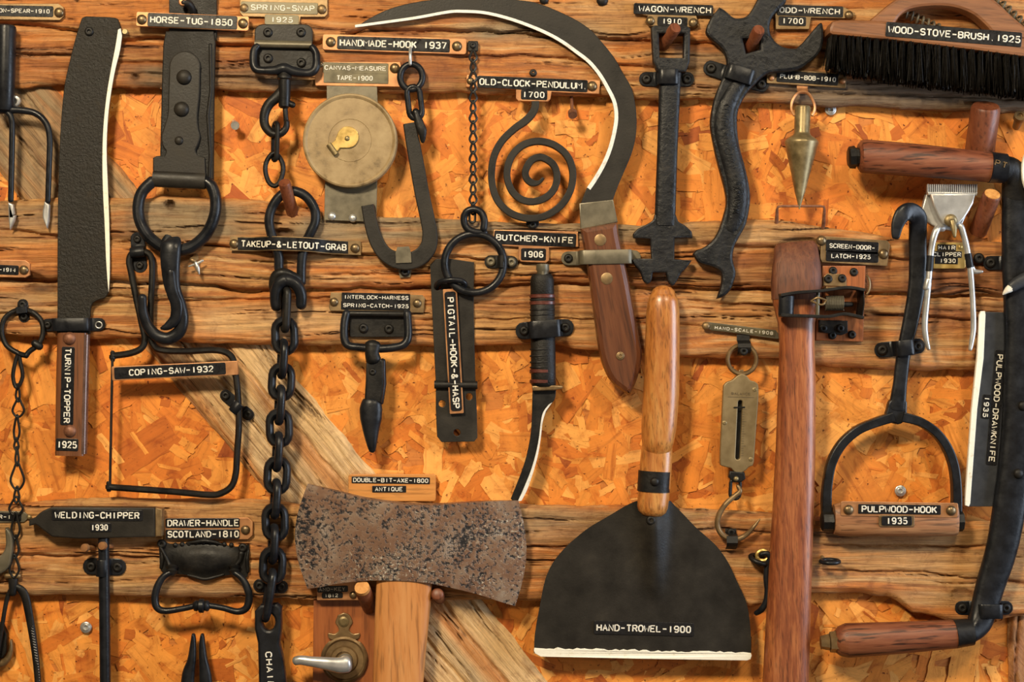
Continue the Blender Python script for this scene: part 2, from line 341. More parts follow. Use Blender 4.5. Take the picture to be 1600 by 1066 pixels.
    def bar(s, path, hw, d0, d1, bev=1.0, closed_end=True):
        """flat bar of varying half width along a 2D path"""
        m = len(path); H = [hw]*m if not hasattr(hw, '__len__') else interp_list(hw, m)
        L = []; R = []
        for i in range(m):
            a, b = path[max(i-1, 0)], path[min(i+1, m-1)]
            t = math.hypot(b[0]-a[0], b[1]-a[1]) or 1; nx, ny = -(b[1]-a[1])/t, (b[0]-a[0])/t
            L.append((path[i][0]+nx*H[i], path[i][1]+ny*H[i])); R.append((path[i][0]-nx*H[i], path[i][1]-ny*H[i]))
        rings = []
        for i in range(m):
            (lx, ly), (rx, ry) = L[i], R[i]; bb = min(bev, H[i]*0.8); w = math.hypot(rx-lx, ry-ly) or 1
            ux, uy = (rx-lx)/w*bb, (ry-ly)/w*bb
            rings.append([(lx, ly, d0), (lx, ly, d1-bb), (lx+ux*.3, ly+uy*.3, d1-bb*.3), (lx+ux, ly+uy, d1), (rx-ux, ry-uy, d1), (rx-ux*.3, ry-uy*.3, d1-bb*.3), (rx, ry, d1-bb), (rx, ry, d0)])
        return s.rings(rings, False, True)
    def grid(s, lines, m, front, back, k=4, jag=None):
        """sheet lofted through lines (x0,y0,x1,y1,bulge); front(x,y,u,v) gives the front depth, back the rear depth"""
        LL = cr(lines, k); n = len(LL); v = []; f = []
        for side in (0, 1):
            for i, (x0, y0, x1, y1, bl) in enumerate(LL):
                for j in range(m):
                    t = j/(m-1); q = math.sin(math.pi*t)*bl
                    L = math.hypot(x1-x0, y1-y0); px, py = -(y1-y0)/L, (x1-x0)/L
                    x = x0+(x1-x0)*t-px*q; y = y0+(y1-y0)*t-py*q
                    v.append((x, y, front(x, y, i/(n-1), t) if side == 0 else back(x, y, i/(n-1), t) if callable(back) else back))
        N = n*m
        for i in range(n-1):
            for j in range(m-1):
                a = i*m+j; f.append((a, a+1, a+m+1, a+m)); f.append((N+a, N+a+m, N+a+m+1, N+a+1))
        for i in range(n-1):
            for a in (i*m, i*m+m-1): f.append((a, a+m, N+a+m, N+a))
        for j in range(m-1):
            for a in (j, (n-1)*m+j): f.append((a, a+1, N+a+1, N+a))
        return s.add(v, f)
def interp_list(r, m):
    return list(np.interp(np.linspace(0, 1, m), np.linspace(0, 1, len(r)), r))

ROOT = {}           # root object -> (nominal depth, location)
def kd(d0): return 1-d0*S/D
def W(x, y, d, d0):
    k = kd(d0); return Vector(((x-800)*S*k, -d*S, (533-y)*S*k))
def props(o, label=None, cat=None, group=None, kind=None):
    if label: o['label'] = label
    if cat: o['category'] = cat
    if group: o['group'] = group
    if kind: o['kind'] = kind
def thing(name, label, cat, x, y, d, group=None):
    """an Empty at the thing's fixing point that parents its parts; d = its nominal distance from the wall"""
    o = bpy.data.objects.new(name, None); COL.objects.link(o); o.empty_display_size = 0.01
    loc = W(x, y, d, d); o.location = loc; props(o, label, cat, group); ROOT[o.name] = (d, loc); return o
def build(mb, name, mat, parent=None, d0=None, ang=38, label=None, loc=None, smooth=True):
    me = bpy.data.meshes.new(name)
    if parent is not None: d0, org = ROOT[parent.name]
    else: org = loc or Vector((0, 0, 0))
    V = np.array(mb.v, dtype=float); k = kd(d0 or 0)
    X = np.empty_like(V); X[:, 0] = (V[:, 0]-800)*S*k; X[:, 1] = -V[:, 2]*S; X[:, 2] = (533-V[:, 1])*S*k
    X -= np.array(org)
    me.from_pydata(X.tolist(), [], mb.f); me.validate()
    bm = bmesh.new(); bm.from_mesh(me); bmesh.ops.recalc_face_normals(bm, faces=bm.faces)
    bm.to_mesh(me); bm.free()
    if smooth:
        me.polygons.foreach_set('use_smooth', [True]*len(me.polygons)); me.set_sharp_from_angle(angle=math.radians(ang))
        bm = bmesh.new(); bm.from_mesh(me)          # keep flat plate faces flat beside their rounded edges
        for e in bm.edges:
            if len(e.link_faces) == 2:
                n0, n1 = (abs(f.normal.y) for f in e.link_faces)
                if max(n0, n1) > 0.9997 and min(n0, n1) < 0.95: e.smooth = False
        bm.to_mesh(me); bm.free()
    me.materials.append(M[mat] if isinstance(mat, str) else mat)
    o = bpy.data.objects.new(name, me); COL.objects.link(o)
    if parent is not None: o.parent = parent; ROOT[o.name] = (d0, org)
    else: o.location = org; ROOT[o.name] = (d0 or 0, org)
    if label: o['label'] = label
    return o
def solo(mb, name, label, cat, mat, d0, group=None, ang=38):
    V = np.array(mb.v); c = V.mean(axis=0)
    o = build(mb, name, mat, None, d0, ang, loc=W(c[0], c[1], V[:, 2].min(), d0)); props(o, label, cat, group); return o
def put(mesh, name, parent, x, y, d, rot=0.0, scale=1.0):
    """a shared small mesh (screw, tack) as a part of parent"""
    d0, org = ROOT[parent.name]
    o = bpy.data.objects.new(name, mesh); COL.objects.link(o); o.parent = parent
    o.location = W(x, y, d, d0)-org; o.rotation_euler = (0, rot, 0); o.scale = (scale,)*3
    ROOT[o.name] = (d0, org+o.location); return o
_mesh = {}
def small(kind, mat):
    key = (kind, mat)
    if key not in _mesh:
        mb = MB()
        if kind == 'screw': mb.disc(0, 0, 0, [(10, -1), (10, 1.5), (9, 4), (7, 5.2), (4.6, 5.5), (3.6, 5), (3.2, 1.5), (0.4, 1.2)], 20)
        elif kind == 'flat': mb.disc(0, 0, 0, [(10, -1), (9.6, 1.2), (7, 2.0), (0.3, 2.2)], 20)
        elif kind == 'tack': mb.disc(0, 0, 0, [(10, -0.5), (9.8, 1), (9, 3), (7.2, 4.9), (4.5, 6.2), (2, 6.8), (0.3, 6.9)], 22)
        elif kind == 'washer':
            mb.disc(0, 0, 0, [(10, -0.5), (10, 1), (9.4, 1.8), (6.8, 2), (6.4, 2.6), (5, 3.2), (3.4, 3.0), (3.0, 1.2), (0.3, 1.0)], 22)
        me = bpy.data.meshes.new(kind+'_head'); 
        V = [(x*S, -d*S, -y*S) for x, y, d in mb.v]; me.from_pydata(V, [], mb.f)
        bm = bmesh.new(); bm.from_mesh(me); bmesh.ops.recalc_face_normals(bm, faces=bm.faces)
        if kind == 'flat':   # driver slot as a shallow dark groove is modelled by a thin raised pair of half heads
            pass
        bm.to_mesh(me); bm.free()
        me.polygons.foreach_set('use_smooth', [True]*len(me.polygons)); me.set_sharp_from_angle(angle=math.radians(50))
        me.materials.append(M[mat]); _mesh[key] = me
    return _mesh[key]
def screw(parent, x, y, d, r=7, mat='iron', kind='screw', name='screw'):
    return put(small(kind, mat), name, parent, x, y, d, random.uniform(0, 3), r/10)
def tack(parent, x, y, d, r=8, mat='tack'):
    return put(small('tack', mat), 'tack', parent, x, y, d, random.uniform(0, 3), r/10)

# ------------------------------------------------------------------ embossed lettering
GL = {
'A': [[(0, 0), (2, 6), (4, 0)], [(0.8, 2.1), (3.2, 2.1)]],
'B': [[(0, 0), (0, 6), (2.8, 6), (3.8, 5.2), (3.8, 4), (2.8, 3.2), (0, 3.2)], [(2.8, 3.2), (4, 2.3), (4, 0.9), (2.9, 0), (0, 0)]],
'C': [[(4, 1.1), (3, 0), (1.1, 0), (0, 1.2), (0, 4.8), (1.1, 6), (3, 6), (4, 4.9)]],
'D': [[(0, 0), (0, 6), (2.4, 6), (4, 4.6), (4, 1.4), (2.4, 0), (0, 0)]],
'E': [[(4, 0), (0, 0), (0, 6), (4, 6)], [(0, 3.1), (3.2, 3.1)]],
'F': [[(0, 0), (0, 6), (4, 6)], [(0, 3.1), (3.2, 3.1)]],
'G': [[(4, 4.9), (3, 6), (1.1, 6), (0, 4.8), (0, 1.2), (1.1, 0), (3, 0), (4, 1.1), (4, 2.8), (2.4, 2.8)]],
'H': [[(0, 0), (0, 6)], [(4, 0), (4, 6)], [(0, 3), (4, 3)]],
'I': [[(2, 0), (2, 6)]],
'J': [[(0, 1.2), (1, 0), (3, 0), (4, 1.2), (4, 6)]],
'K': [[(0, 0), (0, 6)], [(4, 6), (0.2, 2.6)], [(1.4, 3.6), (4, 0)]],
'L': [[(0, 6), (0, 0), (3.8, 0)]],
'M': [[(0, 0), (0, 6), (2, 3.2), (4, 6), (4, 0)]],
'N': [[(0, 0), (0, 6), (4, 0), (4, 6)]],
'O': [[(1.1, 0), (0, 1.2), (0, 4.8), (1.1, 6), (2.9, 6), (4, 4.8), (4, 1.2), (2.9, 0), (1.1, 0)]],
'P': [[(0, 0), (0, 6), (2.9, 6), (4, 5.1), (4, 3.7), (2.9, 2.8), (0, 2.8)]],
'Q': [[(1.1, 0), (0, 1.2), (0, 4.8), (1.1, 6), (2.9, 6), (4, 4.8), (4, 1.2), (2.9, 0), (1.1, 0)], [(2.4, 1.6), (4.2, -0.4)]],
'R': [[(0, 0), (0, 6), (2.9, 6), (4, 5.1), (4, 3.9), (2.9, 3), (0, 3)], [(2.2, 3), (4, 0)]],
'S': [[(0, 1), (1, 0), (3, 0), (4, 0.9), (4, 2.2), (3, 3), (1, 3.1), (0.1, 3.9), (0.1, 5.1), (1, 6), (3, 6), (3.9, 5.1)]],
'T': [[(2, 0), (2, 6)], [(0, 6), (4, 6)]],
'U': [[(0, 6), (0, 1.2), (1.1, 0), (2.9, 0), (4, 1.2), (4, 6)]],
'V': [[(0, 6), (2, 0), (4, 6)]],
'W': [[(0, 6), (0.9, 0), (2, 3.4), (3.1, 0), (4, 6)]],
'X': [[(0, 0), (4, 6)], [(0, 6), (4, 0)]],
'Y': [[(0, 6), (2, 3), (4, 6)], [(2, 3), (2, 0)]],
'0': [[(1.1, 0), (0.2, 1.2), (0.2, 4.8), (1.1, 6), (2.9, 6), (3.8, 4.8), (3.8, 1.2), (2.9, 0), (1.1, 0)]],
'1': [[(2, 0), (2, 6)]],
'2': [[(0.1, 4.8), (1, 6), (3, 6), (3.9, 5), (3.9, 3.9), (0, 0), (4, 0)]],
'3': [[(0.1, 5.2), (1, 6), (3, 6), (3.8, 5.1), (3.8, 4), (2.8, 3.2), (1.6, 3.2)], [(2.8, 3.2), (4, 2.3), (4, 0.9), (3, 0), (1, 0), (0, 0.9)]],
'4': [[(3, 0), (3, 6), (0, 1.8), (4, 1.8)]],
'5': [[(3.8, 6), (0.5, 6), (0.3, 3.3), (2.9, 3.6), (4, 2.6), (4, 1), (3, 0), (1, 0), (0, 0.9)]],
'6': [[(3.7, 5.4), (2.8, 6), (1.2, 6), (0.1, 4.6), (0.1, 1), (1.1, 0), (3, 0), (4, 1), (4, 2.5), (3, 3.4), (1.1, 3.4), (0.1, 2.5)]],
'7': [[(0, 6), (4, 6), (1.5, 0)]],
'8': [[(1.1, 3.2), (0.2, 4), (0.2, 5.1), (1.1, 6), (2.9, 6), (3.8, 5.1), (3.8, 4), (2.9, 3.2), (1.1, 3.2), (0, 2.3), (0, 0.9), (1.1, 0), (2.9, 0), (4, 0.9), (4, 2.3), (2.9, 3.2)]],
'9': [[(0.3, 0.6), (1.2, 0), (2.8, 0), (3.9, 1.4), (3.9, 5), (2.9, 6), (1, 6), (0, 5), (0, 3.5), (1, 2.6), (2.9, 2.6), (3.9, 3.5)]],
'-': [[(0.2, 2.9), (3.8, 2.9)]], '.': [[(1.8, 0), (2.2, 0.1)]],
'&': [[(4, 0), (0.8, 4.4), (0.9, 5.5), (1.8, 6), (2.8, 5.4), (2.7, 4.4), (0.2, 2.2), (0.2, 0.9), (1.2, 0), (2.4, 0.1), (4, 2.4)]],
}
def letters(parent, text, a, b, h, d, mat='letter', sw=0.10, rise=0.8, name='lettering', warp=None):
    """text between the line ends a and b (centre line), cap height h, tops to the left of travel"""
    mb = MB(); L = math.hypot(b[0]-a[0], b[1]-a[1]); ux, uy = (b[0]-a[0])/L, (b[1]-a[1])/L
    vx, vy = uy, -ux; n = len(text); pitch = L/n; wc = min(0.68*h, pitch*0.70)
    step = (L-wc)/(n-1) if n > 1 else 0
    r = h*sw
    for i, ch in enumerate(text):
        wide = 1.26 if ch in 'WM' else 1.0
        for st in GL.get(ch, []):
            pts = []
            for gx, gy in st:
                x = i*step+((gx-2)*wide+2)/4*wc; y = (gy/6-0.5)*(h-2*r)
                px, py = a[0]+ux*x+vx*y, a[1]+uy*x+vy*y
                pts.append((px, py, d+(warp(px, py) if warp else 0)))
            m = len(pts)
            loop = math.hypot(pts[0][0]-pts[-1][0], pts[0][1]-pts[-1][1]) < 0.01 and m > 3
            mb.tube(pts[:-1] if loop else pts, r*(0.78 if wide > 1 else 1), rise, 6, loop, 'flat')
    return build(mb, name, mat, parent)
def tape(parent, text, a, b, h, d, hh=None, pl=4, pr=4, mat='tape', r=2.5, lmat='letter', warp=None):
    """embossed label tape with its raised lettering"""
    hh = hh or h+8
    mb = MB().plate(linerect(a, b, hh, pl, pr, r), d-0.6, d+1.0, 0.4, tilt=warp)
    o = build(mb, 'label_tape', mat, parent)
    letters(o, text, a, b, h, d+1.0, lmat, warp=warp); return o
def nameplate(label, poly, d, tapes, tacks, mat='copper', thick=2.0, tr=8, tmat='tack', bev=0.7, group='nameplates with embossed tape'):
    xs = [p[0] for p in poly]; ys = [p[1] for p in poly]
    t = thing('nameplate', label, 'nameplate', sum(xs)/len(xs), sum(ys)/len(ys), d)
    build(MB().plate(poly, d-3.5, d+thick, bev), 'backing_plate', mat, t)
    for tp in tapes:
        tp = dict(tp); tape(t, tp.pop('t'), tp.pop('a'), tp.pop('b'), tp.pop('h'), d+thick, **tp)
    for q in tacks: tack(t, q[0], q[1], d+thick, q[2] if len(q) > 2 else tr, tmat)
    return t

# ------------------------------------------------------------------ pipe straps, links
def strap(label, a, b, w, t0, t1, dlow, dhigh, r=7, mat='ironblue', name='pipe_strap', smat='iron', ends=None, group='black mounting straps'):
    """two screwed lugs and a raised band between fractions t0..t1 of the line a-b"""
    mx, my = (a[0]+b[0])/2, (a[1]+b[1])/2
    t = thing(name, label, 'bracket', mx, my, dlow)
    ax, ay = a; bx, by = b; L = math.hypot(bx-ax, by-ay); ux, uy = (bx-ax)/L, (by-ay)/L; vx, vy = -uy, ux
    e = w*0.52
    prof = [(-e*0.95, dlow, 0.25), (-e*0.8, dlow, 0.62), (-e*0.45, dlow, 0.92), (0, dlow, 1.0), (L*t0-4, dlow, 1.0), (L*t0-1, dlow+1.5, 1.0), (L*t0, dlow+4, 1), (L*t0+1, dhigh-4, 1), (L*t0+4, dhigh-1, 1), (L*t0+8, dhigh, 1),
            (L*t1-8, dhigh, 1), (L*t1-4, dhigh-1, 1), (L*t1-1, dhigh-4, 1), (L*t1, dlow+4, 1), (L*t1+1, dlow+1.5, 1), (L*t1+4, dlow, 1), (L, dlow, 1.0), (L+e*0.45, dlow, 0.92), (L+e*0.8, dlow, 0.62), (L+e*0.95, dlow, 0.25)]
    R = []
    for x, d, ww in prof:
        h = w/2*ww; q = []
        for sgn, dd in ((-1, 0), (-1, 1.4), (-0.9, 2), (0.9, 2), (1, 1.4), (1, 0)):
            q.append((ax+ux*x+vx*h*sgn, ay+uy*x+vy*h*sgn, d+dd))
        R.append(q)
    build(MB().rings(R), 'band', mat, t)
    for i, (x, y) in enumerate((a, b)):
        if ends and not ends[i]: continue
        screw(t, x, y, dlow+2, r, smat)
    return t
def stadium(cx, cy, d, w, h, ang=0.0, edge=False, n=7, tw=0.0):
    """centre line of a chain link: width w, height h"""
    r = w/2; pts = []
    for i in range(n+1):
        t = math.pi*i/n; pts.append((r*math.cos(t), -(h/2-r)-r*math.sin(t)))
    for i in range(n+1):
        t = math.pi+math.pi*i/n; pts.append((r*math.cos(t), (h/2-r)-r*math.sin(t)))
    out = []
    for x, y in pts:
        if edge: X, Y, Z = x*math.sin(tw), y, x*math.cos(tw)
        else: X, Y, Z = x, y, 0
        c, s_ = math.cos(ang), math.sin(ang)
        out.append((cx+X*c-Y*s_, cy+X*s_+Y*c, d+Z))
    return out
# value noise
_rng = np.random.default_rng(7); _tab = _rng.random((256, 256))
def vn(x, y):
    xi = np.floor(x).astype(int); yi = np.floor(y).astype(int); fx = x-xi; fy = y-yi
    fx = fx*fx*(3-2*fx); fy = fy*fy*(3-2*fy)
    g = lambda a, b: _tab[a % 256, b % 256]
    return (g(xi, yi)*(1-fx)+g(xi+1, yi)*fx)*(1-fy)+(g(xi, yi+1)*(1-fx)+g(xi+1, yi+1)*fx)*fy
def fbm(x, y, o=4):
    s = 0; a = 0.5; t = 0
    for i in range(o):
        s = s+a*vn(x+17.3*i, y+9.1*i); t += a; x = x*2.03; y = y*2.03; a *= 0.55
    return s/t

# ================================================================== THE SETTING: strand board wall
def strand_board():
    rnd = random.Random(3)
    v = []; f = []; cols = []; uvs = []
    def quad(p, c, uv):
        o = len(v); v.extend(p); f.append(tuple(range(o, o+len(p)))); cols.extend([c]*len(p)); uvs.extend(uv)
    quad([(-120, -120, -1.2), (1720, -120, -1.2), (1720, 1190, -1.2), (-120, 1190, -1.2)], (0.55, 0.19, 0.04), [(0, 0), (1, 0), (1, 1), (0, 1)])
    pal = [((0.72, 0.280, 0.050), 30), ((0.67, 0.226, 0.034), 34), ((0.79, 0.355, 0.083), 16), ((0.60, 0.175, 0.024), 17), ((0.46, 0.120, 0.016), 5), ((0.36, 0.085, 0.014), 1.2)]
    tot = sum(w for _, w in pal)
    N = 7600
    for i in range(N):
        cx, cy = rnd.uniform(-90, 1690), rnd.uniform(-90, 1160)
        big = rnd.random()
        L = rnd.uniform(34, 92) if big < 0.45 else rnd.uniform(10, 40); w = rnd.uniform(0.2, 0.6)*L if big < 0.45 else rnd.uniform(3, 17)
        a = rnd.uniform(0, math.pi)
        q = rnd.uniform(0, tot)
        for c, wt in pal:
            q -= wt
            if q <= 0: break
        j = rnd.uniform(0.92, 1.08); c = tuple(min(0.92, x*j) for x in c)
        ca, sa = math.cos(a), math.sin(a)
        layer = -0.9+2.4*i/N; tx, ty = rnd.uniform(-0.006, 0.006), rnd.uniform(-0.010, 0.010)
        n1 = rnd.randint(1, 3); pts = []
        for k in range(n1+1): pts.append((-L/2-rnd.uniform(0, L*.16), -w/2+w*k/n1))
        pts = pts[::-1]
        jj = min(3.0, w*0.13)
        for fx in (-0.3, -0.1, 0.12, 0.32): pts.append((L*fx, -w/2-rnd.uniform(-jj, jj)))
        n2 = rnd.randint(1, 3)
        for k in range(n2+1): pts.append((L/2+rnd.uniform(0, L*.16), -w/2+w*k/n2))
        for fx in (0.33, 0.1, -0.1, -0.3): pts.append((L*fx, w/2+rnd.uniform(-jj, jj)))
        P = [(cx+x*ca-y*sa, cy+x*sa+y*ca, layer+x*tx+y*ty) for x, y in pts]
        ox, oy = rnd.uniform(0, 9), rnd.uniform(0, 9)
        quad(P, c, [(ox+x*S, oy+y*S) for x, y in pts])
    me = bpy.data.meshes.new('wall_back')
    V = np.array(v); X = np.stack([(V[:, 0]-800)*S, -V[:, 2]*S, (533-V[:, 1])*S], 1)
    me.from_pydata(X.tolist(), [], f)
    ca = me.color_attributes.new('col', 'FLOAT_COLOR', 'POINT')
    ca.data.foreach_set('color', np.hstack([np.array(cols), np.ones((len(cols), 1))]).ravel())
    ul = me.uv_layers.new(name='UVMap'); idx = np.empty(len(me.loops), dtype=np.int32); me.loops.foreach_get('vertex_index', idx)
    ul.data.foreach_set('uv', np.array(uvs)[idx].ravel())
    me.materials.append(M['osb'])
    o = bpy.data.objects.new('wall_back', me); COL.objects.link(o); o['kind'] = 'structure'; o['label'] = 'orange strand board wall behind all the tools'
    bm = bmesh.new(); bm.from_mesh(me); bmesh.ops.recalc_face_normals(bm, faces=bm.faces)
    for fc in bm.faces:
        if fc.normal.y > 0: fc.normal_flip()
    bm.to_mesh(me); bm.free()
strand_board()

# ------------------------------------------------------------------ rough-sawn timber rails
TAN = np.array((0.44, 0.232, 0.080)); ORA = np.array((0.46, 0.160, 0.031)); BRN = np.array((0.24, 0.080, 0.021))
GRY = np.array((0.27, 0.190, 0.105)); DRK = np.array((0.060, 0.028, 0.013)); PAL = np.array((0.62, 0.41, 0.20)); SLT = np.array((0.17, 0.115, 0.068))
def rail(name, label, x0, x1, top, bot, dback, dfront, cracks=(), pits=(), zones=(), orange=0.5, seed=0, rot=None, mat='rail', tj=None, dark=0.25, rough=1.0, step=(3.2, 2.0)):
    X = np.arange(x0, x1+0.1, step[0]); T = np.interp(X, [p[0] for p in top], [p[1] for p in top]); B = np.interp(X, [p[0] for p in bot], [p[1] for p in bot])
    T = T+((fbm(X/38+seed, X*0+seed, 4)-0.5)*7 if tj is None else (fbm(X/38+tj+50, X*0+tj, 4)-0.5)*8+3); B = B+(fbm(X/38+seed+50, X*0+seed, 4)-0.5)*8
    nr = int((B-T).max()/step[1]); v = np.linspace(0, 1, nr)[:, None]
    Y = T[None, :]+v*(B-T)[None, :]; XX = np.repeat(X[None, :], nr, 0)
    wob = (fbm(XX/170+seed*3.1, Y/60+seed, 3)-0.5)*26          # grain wanders
    YG = Y+wob
    e = np.minimum(Y-T[None, :], B[None, :]-Y); edge = np.clip(1-e/11, 0, 1)**2
    d = dfront-8*edge
    d += (fbm(XX/240+seed, Y/55+seed*2, 3)-0.5)*7*rough
    g1 = fbm(XX/150+seed*5, YG/5.2+seed, 3); g2 = fbm(XX/60+seed*2, YG/2.6, 2)
    d += (g1-0.5)*4.5*rough+(g2-0.5)*1.8*rough
    led = fbm(XX/330+seed*7, YG/24+seed, 2); d += (np.round(led*5)/5*0.6+led*0.4)*4.5*rough-2.2*rough   # split ledges
    fiss = np.clip((fbm(XX/210+seed*9, YG/3.6+seed*4, 3)-0.70)*9, 0, 1); d -= fiss*5
    for cr_ in cracks:
        pts, wid, dep = cr_[0], cr_[1], cr_[2]
        cx = [p[0] for p in pts]; cy = np.interp(X, cx, [p[1] for p in pts])+(fbm(X/30+seed, X*0+3, 3)-0.5)*6
        on = np.clip((X-cx[0])/25, 0, 1)*np.clip((cx[-1]-X)/25, 0, 1)
        ww = wid*(0.5+fbm(X/50+seed, X*0+8, 2))
        q = np.abs(Y-cy[None, :])/ww[None, :]
        d -= dep*np.exp(-q**2)*on[None, :]
        if len(cr_) > 3: d -= cr_[3]*on[None, :]*(Y > cy[None, :])*np.clip(1-(Y-cy[None, :])/60, 0, 1)
    pit_dark = np.zeros_like(d)
    for px, py, rx, ry, dep in pits:
        q = ((XX-px)/rx)**2+((Y-py+wob*.1)/ry)**2; d -= dep*np.clip(1.3-q, 0, 1)**0.7; pit_dark = np.maximum(pit_dark, np.exp(-q*0.7)*(0.9 if dep > 6 else 0.5))
    d = np.maximum(d, dback+1.5)
    # wood colour, darkened along the fissures and around the pits
    n1 = fbm(XX/190+seed*11, YG/15+seed, 4); n2 = fbm(XX/90+seed*13, YG/5+seed, 3); n3 = fbm(XX/300+seed, Y/40+seed*3, 3)
    o_ = np.clip((n1-0.5)*3.2+orange, 0, 1)[..., None]
    c = TAN*(1-o_)+ORA*o_
    p_ = np.clip((n2-0.56)*5, 0, 1)[..., None]*0.5; c = c*(1-p_)+PAL*p_
    b_ = np.clip((0.45-n2)*6, 0, 1)[..., None]*0.75; c = c*(1-b_)+BRN*b_
    k_ = np.clip((n3-0.62)*5+(n2-0.5), 0, 1)[..., None]*dark*2; k_ = np.clip(k_, 0, 1); c = c*(1-k_)+BRN*k_
    for zx0, zx1, zy0, zy1, colr, amt in zones:
        m = np.clip((XX-zx0)/60, 0, 1)*np.clip((zx1-XX)/60, 0, 1)*np.clip((Y-zy0)/14, 0, 1)*np.clip((zy1-Y)/14, 0, 1)
        m = np.clip(m*amt*(0.35+1.3*fbm(XX/120+seed, YG/9+3, 3)), 0, 1)[..., None]; c = c*(1-m)+np.array(colr)*m
    f_ = np.clip(fiss*0.8, 0, 1)[..., None]; c = c*(1-f_)+DRK*f_
    s_ = pit_dark[..., None]; c = c*(1-s_)+DRK*s_
    # assemble with side rows
    XX = np.vstack([XX[:1], XX, XX[-1:]]); Y = np.vstack([Y[:1], Y, Y[-1:]]); d = np.vstack([d[:1]*0+dback, d, d[-1:]*0+dback]); c = np.concatenate([c[:1], c, c[-1:]], 0)
    R, C = XX.shape
    if rot:
        a, ox, oy = rot; ca, sa = math.cos(a), math.sin(a); XX, Y = ox+XX*ca-Y*sa, oy+XX*sa+Y*ca
    P = np.stack([(XX-800)*S, -d*S, (533-Y)*S], -1).reshape(-1, 3)
    org = P.mean(0); org[1] = -dback*S; P = P-org
    idx = np.arange(R*C).reshape(R, C)
    F = np.stack([idx[:-1, :-1], idx[1:, :-1], idx[1:, 1:], idx[:-1, 1:]], -1).reshape(-1, 4).tolist()
    F.append([int(i) for i in idx[:, 0]][::-1]); F.append([int(i) for i in idx[:, -1]])
    F += np.stack([idx[0, :-1], idx[0, 1:], idx[-1, 1:], idx[-1, :-1]], -1).tolist()
    me = bpy.data.meshes.new(name); me.from_pydata(P.tolist(), [], F)
    at = me.color_attributes.new('col', 'FLOAT_COLOR', 'POINT')
    at.data.foreach_set('color', np.hstack([c.reshape(-1, 3), np.ones((R*C, 1))]).ravel())
    bm = bmesh.new(); bm.from_mesh(me); bmesh.ops.recalc_face_normals(bm, faces=bm.faces); bm.to_mesh(me); bm.free()
    me.polygons.foreach_set('use_smooth', [True]*len(me.polygons)); me.set_sharp_from_angle(angle=math.radians(62))
    me.materials.append(M[mat])
    o = bpy.data.objects.new(name, me); COL.objects.link(o); o.location = org.tolist()
    props(o, label, 'wooden board', 'weathered boards nailed across the wall'); return o
RT = [(-60, 138), (0, 140), (130, 136), (180, 140), (260, 142), (450, 146), (600, 146), (720, 148), (900, 152), (1000, 155), (1100, 158), (1300, 168), (1450, 175), (1600, 180), (1660, 182)]
rail('timber_rail', 'rough split timber rail along the top edge, under the brush and sickle', -60, 1660, [(-60, -60), (1660, -60)], RT, 8, 26,
     [([(-60, 40), (60, 42), (190, 66), (253, 64), (338, 73), (400, 75), (500, 72), (570, 50), (760, 52), (840, 58), (940, 63), (1100, 70), (1300, 84), (1660, 96)], 2.6, 12, 2.5),
      ([(20, 87), (90, 89), (200, 100), (330, 104)], 2.0, 7), ([(700, 92), (844, 90), (965, 104), (1100, 112)], 2.0, 8), ([(1080, 140), (1250, 148), (1660, 160)], 2.0, 7), ([(180, 118), (420, 125), (640, 128)], 1.8, 6)],
     [(216, 124, 6, 4, 9), (126, 5, 3, 2.4, 8)],
     [(1180, 1700, 122, 190, SLT, 1.15), (1000, 1300, 75, 160, SLT, 0.5), (700, 1000, 30, 75, GRY, 0.9), (-60, 700, -60, 48, ORA, 0.7), (880, 1200, -60, 60, TAN, 0.8), (480, 760, 78, 146, BRN, 0.75), (-60, 480, 70, 140, BRN, 0.5), (180, 520, 100, 150, SLT, 0.8)], 0.62, 1.0)
R23 = [(-60, 432), (0, 432), (100, 440), (300, 442), (400, 454), (500, 452), (560, 450), (760, 445), (900, 442), (1000, 448), (1200, 452), (1340, 458), (1500, 462), (1660, 466)]
rail('timber_rail', 'grey-tan split timber rail behind the takeup grab plate, upper of the middle pair', -60, 1660,
     [(-60, 315), (0, 315), (80, 310), (200, 312), (300, 308), (360, 311), (430, 316), (505, 332), (560, 338), (640, 341), (760, 348), (900, 350), (1000, 352), (1100, 346), (1172, 346), (1211, 345), (1239, 348), (1281, 356), (1400, 373), (1500, 377), (1660, 384)],
     [(x, y-1) for x, y in R23], 8, 27,
     [([(-60, 362), (30, 360), (90, 372), (180, 374)], 2.4, 9), ([(180, 380), (330, 384), (520, 398), (700, 402), (860, 412), (1020, 414)], 2.2, 9, 2.5), ([(1080, 382), (1200, 388), (1300, 400), (1660, 420)], 2.2, 8, 2), ([(500, 430), (800, 428), (1000, 438)], 1.8, 6)],
     [(270, 322, 7, 7, 14), (445, 365, 17, 6, 12), (1247, 392, 36, 18, 10), (45, 440, 30, 14, 10)],
     [(180, 420, 312, 380, GRY, 1.0), (420, 1120, 330, 385, GRY, 0.85), (-60, 200, 315, 365, GRY, 0.6), (1060, 1300, 340, 372, TAN, 0.9), (-60, 330, 378, 440, ORA, 0.7), (560, 760, 420, 450, ORA, 0.9), (1080, 1420, 395, 460, BRN, 0.7), (1380, 1660, 400, 470, BRN, 0.8)], 0.42, 2.0)
